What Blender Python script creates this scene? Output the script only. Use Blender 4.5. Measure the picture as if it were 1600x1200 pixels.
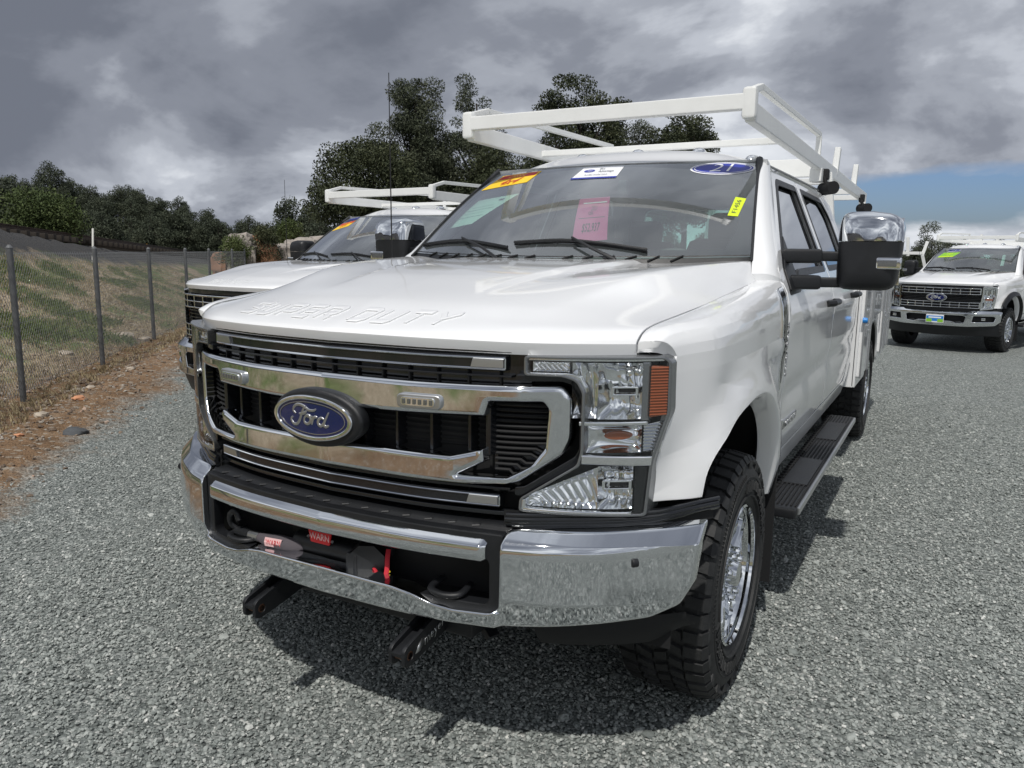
import bpy, bmesh, math, random
from mathutils import Vector, Matrix, noise
R = math.radians
random.seed(7)
for o in list(bpy.data.objects): bpy.data.objects.remove(o)
scene = bpy.context.scene
col = scene.collection

# ---------------------------------------------------------------- camera
cam_d = bpy.data.cameras.new('camera'); cam = bpy.data.objects.new('camera', cam_d); col.objects.link(cam)
CX, CY, CZ = 1.5419, -1.6324, 1.5102
YAW, PIT, ROL, FPX = -0.50994, 0.16729, 0.01218, 1213.5
f_ = Vector((math.sin(YAW)*math.cos(PIT), math.cos(YAW)*math.cos(PIT), -math.sin(PIT)))
r_ = Vector((math.cos(YAW), -math.sin(YAW), 0)); u_ = r_.cross(f_)
r2 = math.cos(ROL)*r_ + math.sin(ROL)*u_; u2 = -math.sin(ROL)*r_ + math.cos(ROL)*u_
cam.matrix_world = Matrix(((r2.x, u2.x, -f_.x, CX), (r2.y, u2.y, -f_.y, CY), (r2.z, u2.z, -f_.z, CZ), (0, 0, 0, 1)))
cam_d.sensor_fit = 'HORIZONTAL'; cam_d.sensor_width = 36; cam_d.lens = FPX/1600*36
cam_d.clip_start = 0.05; cam_d.clip_end = 2000
scene.camera = cam

# ---------------------------------------------------------------- light
SUN_EL = R(58); SUN_AZ = R(167.5)            # compass style azimuth measured from +Y towards +X
sd = Vector((math.sin(SUN_AZ)*math.cos(SUN_EL), math.cos(SUN_AZ)*math.cos(SUN_EL), math.sin(SUN_EL)))
sun_d = bpy.data.lights.new('sun', 'SUN'); sun = bpy.data.objects.new('sun', sun_d); col.objects.link(sun)
sun_d.energy = 3.05; sun_d.angle = R(1.2); sun_d.color = (1, .965, .91)
sun.rotation_euler = sd.to_track_quat('Z', 'Y').to_euler(); sun.location = (0, 0, 20)

world = bpy.data.worlds.new('World'); scene.world = world; world.use_nodes = True
wt = world.node_tree; wt.nodes.clear()
class NT:
    """small node builder"""
    def __init__(s, t): s.t = t
    def n(s, typ, **kw):
        nd = s.t.nodes.new(typ)
        for k, v in kw.items():
            if k.startswith('i_'):
                key = k[2:]
                key = int(key) if key.isdigit() else key.replace('_', ' ')
                s.put(nd.inputs[key], v)
            else: setattr(nd, k, v)
        return nd
    def put(s, sock, v):
        if isinstance(v, bpy.types.NodeSocket): s.t.links.new(v, sock)
        else: sock.default_value = v
    def math(s, op, a, b=None, clamp=False):
        nd = s.t.nodes.new('ShaderNodeMath'); nd.operation = op; nd.use_clamp = clamp
        s.put(nd.inputs[0], a)
        if b is not None: s.put(nd.inputs[1], b)
        return nd.outputs[0]
    def ramp(s, fac, stops, interp='LINEAR'):
        nd = s.t.nodes.new('ShaderNodeValToRGB'); nd.color_ramp.interpolation = interp
        el = nd.color_ramp.elements
        while len(el) > 1: el.remove(el[-1])
        el[0].position = stops[0][0]; el[0].color = c4(stops[0][1])
        for p, c in stops[1:]:
            e = el.new(p); e.color = c4(c)
        s.put(nd.inputs[0], fac); return nd.outputs[0]
    def mix(s, fac, a, b, mode='MIX'):
        nd = s.t.nodes.new('ShaderNodeMix'); nd.data_type = 'RGBA'; nd.blend_type = mode
        s.put(nd.inputs[0], fac)
        s.put(nd.inputs[6], c4(a) if isinstance(a, (tuple, float, int)) else a)
        s.put(nd.inputs[7], c4(b) if isinstance(b, (tuple, float, int)) else b)
        return nd.outputs[2]
    def noise(s, vec, scale, detail=4, rough=.5, dist=0.0):
        nd = s.t.nodes.new('ShaderNodeTexNoise'); nd.inputs['Scale'].default_value = scale
        nd.inputs['Detail'].default_value = detail; nd.inputs['Roughness'].default_value = rough
        nd.inputs['Distortion'].default_value = dist
        if vec is not None: s.t.links.new(vec, nd.inputs['Vector'])
        return nd.outputs[0]
def c4(c):
    if isinstance(c, (int, float)): return (c, c, c, 1)
    return tuple(c) if len(c) == 4 else (*c, 1)

w = NT(wt)
geo = w.n('ShaderNodeTexCoord')
sep = w.n('ShaderNodeSeparateXYZ', i_0=geo.outputs['Generated'])
dx, dy, dz = sep.outputs
up = w.math('MAXIMUM', dz, 0.0)
den = w.math('ADD', up, .36)
px = w.math('DIVIDE', dx, den); py = w.math('DIVIDE', dy, den)
cv = w.n('ShaderNodeCombineXYZ', i_0=px, i_1=py, i_2=36.05).outputs[0]
n1 = w.noise(cv, .80, 7, .55, .35)
n2 = w.noise(cv, 2.1, 8, .54, .3)
n3 = w.noise(cv, .30, 3, .5, .2)
dens = w.math('ADD', w.math('MULTIPLY', n1, .62), w.math('MULTIPLY', n2, .38))
dens = w.math('ADD', dens, w.math('MULTIPLY', w.math('SUBTRACT', n3, .5), .22))
cloud = w.ramp(dens, [(.38, (.95, .97, 1.0)), (.435, (.72, .75, .80)), (.470, (.51, .54, .60)), (.505, (.36, .385, .44)), (.545, (.245, .265, .315)), (.61, (.165, .182, .225))], 'EASE')
sky = w.n('ShaderNodeTexSky', sky_type='NISHITA'); sky.sun_disc = False
sky.sun_elevation = SUN_EL; sky.sun_rotation = SUN_AZ; sky.air_density = 1.3; sky.dust_density = 1.0
skyc = w.mix(1.0, sky.outputs[0], (.040, .053, .088), 'MULTIPLY')
# openings in the cloud: a low strip of blue over the horizon to the right, small breaks elsewhere
az = w.math('ARCTAN2', dx, dy)
gaz = w.math('MULTIPLY', w.math('ABSOLUTE', w.math('SUBTRACT', az, .06)), 3.2)
gel = w.math('MULTIPLY', w.math('ABSOLUTE', w.math('SUBTRACT', dz, .062)), 27.0)
gap = w.math('SUBTRACT', 1.0, w.math('ADD', w.math('POWER', gaz, 2.0), w.math('POWER', gel, 2.0)))
gap = w.math('ADD', gap, w.math('MULTIPLY', w.math('SUBTRACT', n2, .5), 3.5))
gap = w.math('MULTIPLY', gap, 1.5, True)
small = w.math('MULTIPLY', w.math('SUBTRACT', .365, dens), 14.0, True)
hole = w.math('MAXIMUM', gap, w.math('MULTIPLY', small, .55))
skyall = w.mix(hole, cloud, skyc)
# land below the horizon
below = w.math('MULTIPLY', w.math('MULTIPLY', dz, -1.0), 40.0, True)
skyall = w.mix(below, skyall, (.10, .105, .10))
bg = w.n('ShaderNodeBackground', i_0=skyall, i_1=1.0)
wo = w.n('ShaderNodeOutputWorld', i_0=bg.outputs[0])

scene.view_settings.view_transform = 'Standard'; scene.view_settings.look = 'None'
scene.view_settings.exposure = 0.03; scene.view_settings.gamma = 1.0
scene.view_settings.use_curve_mapping = False

# ---------------------------------------------------------------- materials
def mat(name):
    m = bpy.data.materials.new(name); m.use_nodes = True; t = m.node_tree
    b = t.nodes['Principled BSDF']; return m, NT(t), b
def simple(name, c, rough=.5, metal=0.0, coat=0.0, bump=0, bscale=200, spec=.5, var=0.0, vscale=3.0):
    m, t, b = mat(name)
    b.inputs['Base Color'].default_value = c4(c); b.inputs['Roughness'].default_value = rough
    b.inputs['Metallic'].default_value = metal; b.inputs['Coat Weight'].default_value = coat
    b.inputs['Coat Roughness'].default_value = .03; b.inputs['Specular IOR Level'].default_value = spec
    tc = t.n('ShaderNodeTexCoord').outputs['Object']
    if var > 0:
        nz = t.noise(tc, vscale, 5, .6)
        lo = tuple(x*(1-var) for x in c4(c)[:3]); hi = tuple(min(1, x*(1+var)) for x in c4(c)[:3])
        t.put(b.inputs['Base Color'], t.ramp(nz, [(.3, lo), (.7, hi)]))
        t.put(b.inputs['Roughness'], t.math('ADD', t.math('MULTIPLY', nz, .3*rough), rough*.85))
    if bump:
        nz = t.noise(tc, bscale, 3, .6)
        bp = t.n('ShaderNodeBump', i_Strength=bump, i_Distance=.002, i_Height=nz)
        t.put(b.inputs['Normal'], bp.outputs[0])
    return m
M = {}
def paint():
    m, t, b = mat('white_paint')
    tc = t.n('ShaderNodeTexCoord').outputs['Object']
    d = t.noise(tc, 5, 6, .65); sp = t.n('ShaderNodeSeparateXYZ', i_0=tc).outputs[2]
    low = t.math('MULTIPLY', t.math('SUBTRACT', .95, sp), .9, True)     # road dust gathers low on the body
    f = t.math('MULTIPLY', low, t.math('MULTIPLY', d, .35))
    t.put(b.inputs['Base Color'], t.mix(f, (.82, .83, .84), (.42, .40, .36)))
    t.put(b.inputs['Roughness'], t.math('ADD', .32, t.math('MULTIPLY', f, .8)))
    b.inputs['Coat Weight'].default_value = 1.0
    t.put(b.inputs['Coat Roughness'], t.math('ADD', t.math('MULTIPLY', d, .05), t.math('MULTIPLY', f, .5)))
    big = t.noise(tc, 260, 2, .5)
    bp = t.n('ShaderNodeBump', i_Strength=.035, i_Distance=.001, i_Height=big)
    t.put(b.inputs['Coat Normal'], bp.outputs[0])
    return m
M['paint'] = paint()
def chrome():
    m, t, b = mat('chrome')
    tc = t.n('ShaderNodeTexCoord').outputs['Object']
    d = t.noise(tc, 7, 6, .7); fine = t.noise(tc, 420, 2, .5)
    dust = t.math('MULTIPLY', t.math('SUBTRACT', t.math('MULTIPLY', d, fine), .22), 2.2, True)
    b.inputs['Metallic'].default_value = 1.0
    t.put(b.inputs['Base Color'], t.mix(t.math('MULTIPLY', dust, .22), (.76, .78, .80), (.42, .41, .38)))
    t.put(b.inputs['Roughness'], t.math('ADD', .035, t.math('MULTIPLY', dust, .16)))
    return m
M['chrome'] = chrome()
M['reflector'] = simple('lamp_reflector', (.88, .89, .90), .09, 1.0)
M['lampgrey'] = simple('lamp_bezel_grey', (.26, .27, .28), .25, .8)
M['black'] = simple('black_plastic', (.009, .010, .012), .45, bump=.25, bscale=900, var=.25, vscale=9)
M['gloss'] = simple('gloss_black', (.008, .009, .011), .18, coat=.4)
M['matte'] = simple('matte_black', (.006, .0065, .0075), .75)
M['rackw'] = simple('white_powder_coat', (.78, .79, .775), .38, var=.04, vscale=6, bump=.15, bscale=500)
M['steel'] = simple('brushed_steel', (.55, .56, .57), .38, 1.0)
M['rust'] = simple('rusty_pin', (.13, .065, .035), .75, var=.4, vscale=30)
M['red'] = simple('red_print', (.55, .015, .02), .5)
M['redstrap'] = simple('red_strap', (.50, .02, .035), .8, bump=.5, bscale=600)
M['navy'] = simple('emblem_blue', (.003, .008, .075), .22, coat=1.0)
M['blueprint'] = simple('blue_print', (.02, .035, .33), .4)
M['whiteprint'] = simple('white_print', (.82, .83, .85), .45)
M['darkprint'] = simple('dark_print', (.03, .04, .07), .5)
M['yellow'] = simple('yellow_print', (.90, .58, .015), .45)
M['lime'] = simple('lime_print', (.66, .82, .02), .45)
M['green'] = simple('green_print', (.24, .52, .04), .45)
M['pink'] = simple('pink_paper', (.50, .08, .22), .7)
M['bluecap'] = simple('blue_cap', (.02, .22, .62), .4)
M['amber'] = simple('amber_lens', (.26, .075, .03), .14, coat=1.0)
M['canvas'] = simple('grey_canvas', (.085, .075, .085), .9, bump=.6, bscale=300)
M['paleprint'] = simple('pale_pink_label', (.75, .48, .48), .6)
M['sheet'] = simple('window_sheet_paper', (.62, .74, .68), .8)
M['seat'] = simple('seat_cloth', (.17, .175, .18), .85, bump=.3, bscale=500)
M['dash'] = simple('dash_plastic', (.06, .062, .065), .6)
M['liner'] = simple('headliner_cloth', (.32, .33, .33), .9)
def rubber():
    m, t, b = mat('tyre_rubber')
    tc = t.n('ShaderNodeTexCoord').outputs['Object']
    d = t.noise(tc, 14, 6, .7)
    t.put(b.inputs['Base Color'], t.ramp(d, [(.35, (.009, .010, .011)), (.62, (.022, .023, .024)), (.8, (.055, .053, .049))]))
    b.inputs['Roughness'].default_value = .68
    bp = t.n('ShaderNodeBump', i_Strength=.35, i_Distance=.003, i_Height=t.noise(tc, 130, 4, .6))
    t.put(b.inputs['Normal'], bp.outputs[0]); return m
M['rubber'] = rubber()
def glass(name, tint, refl=1.0, film=0.0):
    m = bpy.data.materials.new(name); m.use_nodes = True; t = NT(m.node_tree); m.node_tree.nodes.clear()
    tr = t.n('ShaderNodeBsdfTransparent', i_0=c4(tint)); gl = t.n('ShaderNodeBsdfGlossy', i_0=(.95, .97, 1, 1), i_Roughness=.015)
    fr = t.n('ShaderNodeFresnel', i_IOR=1.5)
    fac = t.math('MULTIPLY', fr.outputs[0], refl, True)
    mx = t.n('ShaderNodeMixShader', i_0=fac, i_1=tr.outputs[0], i_2=gl.outputs[0])
    if film:
        tc = t.n('ShaderNodeTexCoord').outputs['Object']; nz = t.noise(tc, 3, 5, .6)
        df = t.n('ShaderNodeBsdfDiffuse', i_0=(.55, .60, .62, 1))
        mx = t.n('ShaderNodeMixShader', i_0=t.math('MULTIPLY', nz, film*2), i_1=mx.outputs[0], i_2=df.outputs[0])
    t.n('ShaderNodeOutputMaterial', i_0=mx.outputs[0]); return m
M['glass'] = glass('windshield_glass', (.72, .90, .85), 3.0, .055)
M['sideglass'] = glass('tinted_side_glass', (.16, .19, .19), 1.4)
M['lens'] = glass('clear_lens', (.97, .98, .98), 1.0)
M['frit'] = simple('glass_border_black', (.012, .013, .015), .1, coat=1.0)

# ---------------------------------------------------------------- mesh helpers
def ss(a, b, x):
    t = max(0.0, min(1.0, (x-a)/(b-a))); return t*t*(3-2*t)
def interp(pts, x):
    if x <= pts[0][0]: return pts[0][1]
    for (a, va), (b, vb) in zip(pts, pts[1:]):
        if x <= b: return va+(vb-va)*(x-a)/(b-a)
    return pts[-1][1]
def smooth_interp(pts, x):
    """Catmull-Rom style cubic through the points"""
    n = len(pts)
    if x <= pts[0][0]: return pts[0][1]
    if x >= pts[-1][0]: return pts[-1][1]
    for i in range(n-1):
        if x <= pts[i+1][0]:
            x0, y0 = pts[i]; x1, y1 = pts[i+1]
            def sl(j):
                if j == 0: return (pts[1][1]-pts[0][1])/(pts[1][0]-pts[0][0])
                if j == n-1: return (pts[-1][1]-pts[-2][1])/(pts[-1][0]-pts[-2][0])
                return (pts[j+1][1]-pts[j-1][1])/(pts[j+1][0]-pts[j-1][0])
            h = x1-x0; t = (x-x0)/h; m0 = sl(i)*h; m1 = sl(i+1)*h
            return (2*t**3-3*t*t+1)*y0+(t**3-2*t*t+t)*m0+(-2*t**3+3*t*t)*y1+(t**3-t*t)*m1
def rpoly(pts, r=.01, n=4):
    """closed polygon with rounded corners; r scalar or list"""
    out = []; N = len(pts)
    for i in range(N):
        p = Vector(pts[i]); a = Vector(pts[i-1]); b = Vector(pts[(i+1) % N])
        ri = r[i] if isinstance(r, (list, tuple)) else r
        da = a-p; db = b-p; la = da.length; lb = db.length
        if ri <= 0 or la < 1e-6 or lb < 1e-6: out.append(tuple(p)); continue
        d = min(ri, la*.45, lb*.45); p0 = p+da/la*d; p1 = p+db/lb*d
        for k in range(n+1):
            t = k/n; q = p0*(1-t)**2+p*2*t*(1-t)+p1*t*t; out.append((q.x, q.y))
    return out
def mirx(pts): return [(-x, y) for x, y in reversed(pts)]
def ellipse(cx, cy, a, b, n=40): return [(cx+a*math.cos(2*math.pi*i/n), cy+b*math.sin(2*math.pi*i/n)) for i in range(n)]
def curve_bm(loops, ext, bev=0.0, seg=1):
    """filled 2D outline (first loop outer, the others holes) as a solid, local axes u, v, w"""
    cu = bpy.data.curves.new('c', 'CURVE'); cu.dimensions = '2D'; cu.fill_mode = 'BOTH'
    cu.extrude = max(ext-bev, 0.0); cu.bevel_depth = bev; cu.offset = -bev; cu.bevel_resolution = seg
    for lp in loops:
        s = cu.splines.new('POLY'); s.points.add(len(lp)-1)
        for p, q in zip(s.points, lp): p.co = (q[0], q[1], 0, 1)
        s.use_cyclic_u = True
    ob = bpy.data.objects.new('c', cu); me = bpy.data.meshes.new_from_object(ob)
    bm = bmesh.new(); bm.from_mesh(me)
    bpy.data.objects.remove(ob); bpy.data.curves.remove(cu); bpy.data.meshes.remove(me)
    bmesh.ops.remove_doubles(bm, verts=bm.verts, dist=1e-5)
    return bm
def text_bm(body, size, ext=.001, shear=0.0, align='CENTER', space=1.0):
    cu = bpy.data.curves.new('t', 'FONT'); cu.body = body; cu.size = size; cu.extrude = ext; cu.shear = shear
    cu.align_x = align; cu.align_y = 'CENTER'; cu.space_character = space; cu.resolution_u = 3
    ob = bpy.data.objects.new('t', cu); me = bpy.data.meshes.new_from_object(ob)
    bm = bmesh.new(); bm.from_mesh(me)
    bpy.data.objects.remove(ob); bpy.data.curves.remove(cu); bpy.data.meshes.remove(me)
    bmesh.ops.remove_doubles(bm, verts=bm.verts, dist=1e-6)
    return bm
def cut(bm, step, axes=(0, 1)):
    bmesh.ops.triangulate(bm, faces=[f for f in bm.faces if len(f.verts) > 4])
    for ax in axes:
        st = step[ax] if isinstance(step, (tuple, list)) else step
        if not st: continue
        lo = min(v.co[ax] for v in bm.verts); hi = max(v.co[ax] for v in bm.verts)
        k = math.floor(lo/st)+1
        while k*st < hi-1e-5:
            co = Vector((0, 0, 0)); co[ax] = k*st+1e-4; no = Vector((0, 0, 0)); no[ax] = 1
            bmesh.ops.bisect_plane(bm, geom=bm.verts[:]+bm.edges[:]+bm.faces[:], plane_co=co, plane_no=no, dist=1e-5)
            k += 1
    return bm
def warp(bm, fn):
    for v in bm.verts: v.co = Vector(fn(*v.co))
    return bm
def fin(name, bm, m, parent=None, sharp=32, recalc=True):
    if recalc: bmesh.ops.recalc_face_normals(bm, faces=bm.faces)
    me = bpy.data.meshes.new(name); bm.to_mesh(me); bm.free()
    return fin_me(name, me, m, parent, sharp)
def fin_me(name, me, m, parent=None, sharp=32):
    if m is not None: me.materials.append(M[m] if isinstance(m, str) else m)
    for p in me.polygons: p.use_smooth = True
    if sharp: me.set_sharp_from_angle(angle=R(sharp))
    o = bpy.data.objects.new(name, me); col.objects.link(o)
    if parent is not None: o.parent = parent
    if sharp and len(me.polygons) < 60000:
        wn_ = o.modifiers.new('normals', 'WEIGHTED_NORMAL'); wn_.keep_sharp = True; wn_.weight = 80
    return o
def empty(name, loc=(0, 0, 0), rz=0.0):
    o = bpy.data.objects.new(name, None); col.objects.link(o); o.location = loc; o.rotation_euler = (0, 0, rz)
    o.empty_display_size = .2; return o
def tag(o, label=None, cat=None, group=None, kind=None):
    if label: o['label'] = label
    if cat: o['category'] = cat
    if group: o['group'] = group
    if kind: o['kind'] = kind
    return o
def mirror(bm):
    for v in bm.verts: v.co.x = -v.co.x
    bmesh.ops.reverse_faces(bm, faces=bm.faces); return bm
def join(bms):
    b = bms[0]
    for o in bms[1:]:
        me = bpy.data.meshes.new('j'); o.to_mesh(me); b.from_mesh(me); bpy.data.meshes.remove(me); o.free()
    return b
def box(c, s, bev=0.0, rot=None):
    bm = bmesh.new(); bmesh.ops.create_cube(bm, size=1)
    for v in bm.verts: v.co = Vector((v.co.x*s[0], v.co.y*s[1], v.co.z*s[2]))
    if bev > 0: bmesh.ops.bevel(bm, geom=bm.edges[:], offset=bev, segments=2, affect='EDGES', profile=.5)
    if rot is not None: bmesh.ops.rotate(bm, verts=bm.verts, cent=(0, 0, 0), matrix=rot)
    bmesh.ops.translate(bm, verts=bm.verts, vec=Vector(c)); return bm
def beam(a, b, wd, ht, bev=.004, up=(0, 0, 1)):
    """box beam of section wd x ht from a to b"""
    a = Vector(a); b = Vector(b); d = b-a; L = d.length; d.normalize()
    s = d.cross(Vector(up)).normalized(); u = s.cross(d)
    rot = Matrix((s, d, u)).transposed()
    return box((a+b)/2, (wd, L, ht), bev, rot)
def tube(pts, r, n=8, cap=True, closed=False, flat=1.0, upv=(0, 0, 1)):
    bm = bmesh.new(); P = [Vector(p) for p in pts]; N = len(P); rings = []
    prev = None
    for i, p in enumerate(P):
        if closed: d = (P[(i+1) % N]-P[i-1])
        else: d = P[min(i+1, N-1)]-P[max(i-1, 0)]
        d.normalize()
        if prev is None:
            s = d.cross(Vector(upv))
            if s.length < 1e-3: s = d.cross(Vector((1, 0, 0)))
        else: s = prev-d*prev.dot(d)
        s.normalize(); prev = s; u = s.cross(d)
        rr = r[i] if isinstance(r, (list, tuple)) else r
        rings.append([bm.verts.new(p+s*math.cos(2*math.pi*k/n)*rr+u*math.sin(2*math.pi*k/n)*rr*flat) for k in range(n)])
    M_ = N if closed else N-1
    for i in range(M_):
        A = rings[i]; B = rings[(i+1) % N]
        for k in range(n): bm.faces.new((A[k], A[(k+1) % n], B[(k+1) % n], B[k]))
    if cap and not closed:
        bm.faces.new(rings[0][::-1]); bm.faces.new(rings[-1])
    return bm
def grid(nu, nv, fn, closed_u=False):
    bm = bmesh.new(); V = [[bm.verts.new(fn(i/(nu-(0 if closed_u else 1)), j/(nv-1))) for j in range(nv)] for i in range(nu)]
    for i in range(nu if closed_u else nu-1):
        for j in range(nv-1):
            a = V[i][j]; b = V[(i+1) % nu][j]; c = V[(i+1) % nu][j+1]; d = V[i][j+1]
            try: bm.faces.new((a, b, c, d))
            except ValueError: pass
    return bm
def lathe(prof, n=48, axis='x'):
    """prof: list of (radius, axial)"""
    def fn(u, v):
        a = 2*math.pi*u; r, h = prof[int(round(v*(len(prof)-1)))]
        return (h, r*math.cos(a), r*math.sin(a)) if axis == 'x' else (r*math.cos(a), r*math.sin(a), h)
    bm = grid(n, len(prof), fn, closed_u=True); bmesh.ops.remove_doubles(bm, verts=bm.verts, dist=1e-5); return bm
def trans(bm, v):
    bmesh.ops.translate(bm, verts=bm.verts, vec=Vector(v)); return bm
def smooth_path(pts, k=6):
    out = []; P = [Vector(p) for p in pts]; n = len(P)
    for i in range(n-1):
        p0 = P[max(i-1, 0)]; p1 = P[i]; p2 = P[i+1]; p3 = P[min(i+2, n-1)]
        for j in range(k):
            t = j/k
            out.append(.5*((2*p1)+(-p0+p2)*t+(2*p0-5*p1+4*p2-p3)*t*t+(-p0+3*p1-3*p2+p3)*t**3))
    out.append(P[-1]); return out
# ================================================================ TRUCK
PI = math.pi
GP = [(0, .03), (.3, .052), (.5, .093), (.6, .126), (.7, .186), (.8, .250), (.86, .300), (.911, .345), (.96, .42), (1.1, .66)]
BP = [(0, -.02), (.3, -.002), (.53, .036), (.6, .055), (.7, .09), (.8, .145), (.88, .205), (.95, .265), (1.02, .335), (1.1, .43)]
def G(x): return smooth_interp(GP, abs(x))
GHP = [(0, .03), (.3, .052), (.5, .093), (.6, .125), (.7, .182), (.8, .262), (.86, .318), (.911, .370), (.96, .44), (1.1, .66)]   # leading edge of the hood
GLP = [(.55, .108), (.6, .124), (.7, .164), (.8, .222), (.86, .266), (.92, .325), (.96, .375)]                                     # face of the lamps
def GH(x): return smooth_interp(GHP, abs(x))
def GL(x): return smooth_interp(GLP, abs(x))
def LX(x): return x if x < .72 else .72+(x-.72)*1.045
def B(x): return smooth_interp(BP, abs(x))
HC = [(.0, 1.284), (.010, 1.293), (.05, 1.309), (.12, 1.331), (.25, 1.370), (.45, 1.410), (.6, 1.433), (.9, 1.460), (1.4, 1.484)]
HS = [(.0, 1.278), (.012, 1.291), (.05, 1.310), (.12, 1.322), (.25, 1.334), (.585, 1.365), (1.17, 1.409), (1.5, 1.44)]
def XS(d): return .838+.037*ss(0, .6, d)
def HD(x, d):
    """hood height at lateral x, distance d behind the leading edge"""
    ax = abs(x); e = min(1.0, ax/XS(d))
    c = smooth_interp(HC, d); s = smooth_interp(HS, d)
    f = ss(.06, .7, d)
    z = c-.006*f+.010*math.cos(x/.2*1.0)*f*0
    crease = min(.835, .50+.34*d/1.25)
    k = ss(crease-.30, crease, ax)                       # rises to the flank crease
    z += .016*f*k
    # centre power dome, narrow towards the front
    wd = .30+.12*ss(.2, 1.3, d); z += .014*ss(.25, .75, d)*(1-ss(wd-.015, wd+.015, ax))
    # roll from crease to the fender seam
    t = max(0.0, (ax-crease)/(XS(d)-crease)) if ax > crease else 0.0
    t = min(1.0, t)
    z = z*(1-t)+s*t if t > 0 else z
    # front edge: gentle fall towards the corner
    g = 1-f
    z = z*(1-g)+(c+(s-c)*e**2.6)*g
    return z
def hood_pt(x, d): return (x, GH(x)+d, HD(x, d))
def HZ(x, y): return HD(x, y-GH(x))
XB = [(.45, .90), (.58, .935), (.70, .962), (.85, .978), (1.0, .985), (1.15, .988), (1.26, .986), (1.33, .975), (1.38, .962), (1.42, .945)]
def XF(y, z):
    """half width of the body side at y, z"""
    x = smooth_interp(XB, z) if z < 1.42 else .945-.42*(z-1.42)
    if y < 1.6:
        x -= .075*(1-ss(.28, .60, y))
        x -= .035*(1-ss(.28, .45, y))*(1-ss(.85, 1.08, z))
        r = math.hypot(y-.95, z-.43)
        x += .045*(1-ss(.625, .80, r))*ss(.3, .62, y+.18)
        # character crease that runs back from the flare
        x += .010*math.exp(-((z-1.16-.03*math.sin(y*2))/.035)**2)*ss(.5, .8, y)
    if z < 1.40:
        x -= .012*math.exp(-((z-.93-.02*y*.3)/.05)**2)*ss(1.5, 1.8, y)   # lower door scallop
        x += .008*math.exp(-((z-1.24)/.05)**2)*ss(1.5, 1.7, y)
    return x
def side_map(off=0.0):
    def fn(u, v, w):
        y = u
        if v <= 1.2 or y > 1.64 : return (XF(y, v)+w+off, y, v)
        d = y-.300; xs = XS(d); zs = smooth_interp(HS, d) if y > .300 else smooth_interp(HS, 0.0)
        if y < .42:     # at the nose the fender top follows the lamp
            pass
        x0 = XF(y, 1.2); t = min(1.0, (v-1.2)/.2)
        a = t*PI/2; x = xs+(x0-xs)*math.cos(a)**.52; z = 1.2+(zs-1.2)*math.sin(a)**.70
        if v > 1.4: x = xs-(v-1.4)
        nx = math.cos(a)**1.0; nz = math.sin(a)
        return (x+(w+off)*nx, y, z+(w+off)*nz)
    return fn
def front_map(fn, off=0.0):
    return lambda u, v, w: (u, fn(u)+off-w, v)
def scale_in(pts, d):
    """move a closed outline inward by d (negative: outward)"""
    n = len(pts); A = sum(pts[i][0]*pts[(i+1) % n][1]-pts[(i+1) % n][0]*pts[i][1] for i in range(n)); s = 1 if A > 0 else -1
    out = []
    for i in range(n):
        p = Vector(pts[i]); a = Vector(pts[i-1]); b = Vector(pts[(i+1) % n])
        e1 = (p-a); e2 = (b-p)
        if e1.length < 1e-7: e1 = e2
        if e2.length < 1e-7: e2 = e1
        e1.normalize(); e2.normalize()
        n1 = Vector((-e1.y, e1.x)); n2 = Vector((-e2.y, e2.x)); m = (n1+n2)
        if m.length < 1e-4: m = n1
        m.normalize(); k = 1/max(.5, m.dot(n1)); q = p+m*d*s*k; out.append((q.x, q.y))
    return out
ARCH = [(.455, .842), (.48, .91), (.545, .972), (.66, 1.028), (.80, 1.055), (.95, 1.062), (1.10, 1.042), (1.24, .985), (1.35, .895), (1.425, .79), (1.465, .68), (1.48, .575)]
ARCHS = [(p.x, p.y) for p in smooth_path([(a, b, 0) for a, b in ARCH], 5)]

def panel(name, loops, fn, m, parent, th=.012, bev=.003, step=.04, seg=1, sharp=32, sgn=1, axes=(0, 1)):
    bm = cut(curve_bm(loops, th, bev, seg), step, axes); warp(bm, fn)
    if sgn < 0: mirror(bm)
    return fin(name, bm, m, parent, sharp)
def sym(name, build, m, parent, sharp=32):
    out = []
    for s in (1, -1):
        bm = build()
        if s < 0: mirror(bm)
        out.append(fin(name, bm, m, parent, sharp))
    return out

def WS(a, v, off=0.0):
    b = Vector((.832*a, 1.35+.25*a*a, 1.49+.015*a*a)); t = Vector((.703*a, 2.05+.17*a*a, 1.945+.01*a*a))
    return b+(t-b)*v+Vector((0, -.55, .83))*(.02*math.sin(PI*max(0, min(1, v)))+off)
def ws_quad(c, off):
    """map u,v in 0..1 inside the four windshield corners c (bl, br, tr, tl) given as (a, v)"""
    def fn(u, v, w):
        p = [(1-u)*(1-v)*c[0][i]+u*(1-v)*c[1][i]+u*v*c[2][i]+(1-u)*v*c[3][i] for i in (0, 1)]
        return WS(p[0], p[1], off+w)
    return fn

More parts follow.
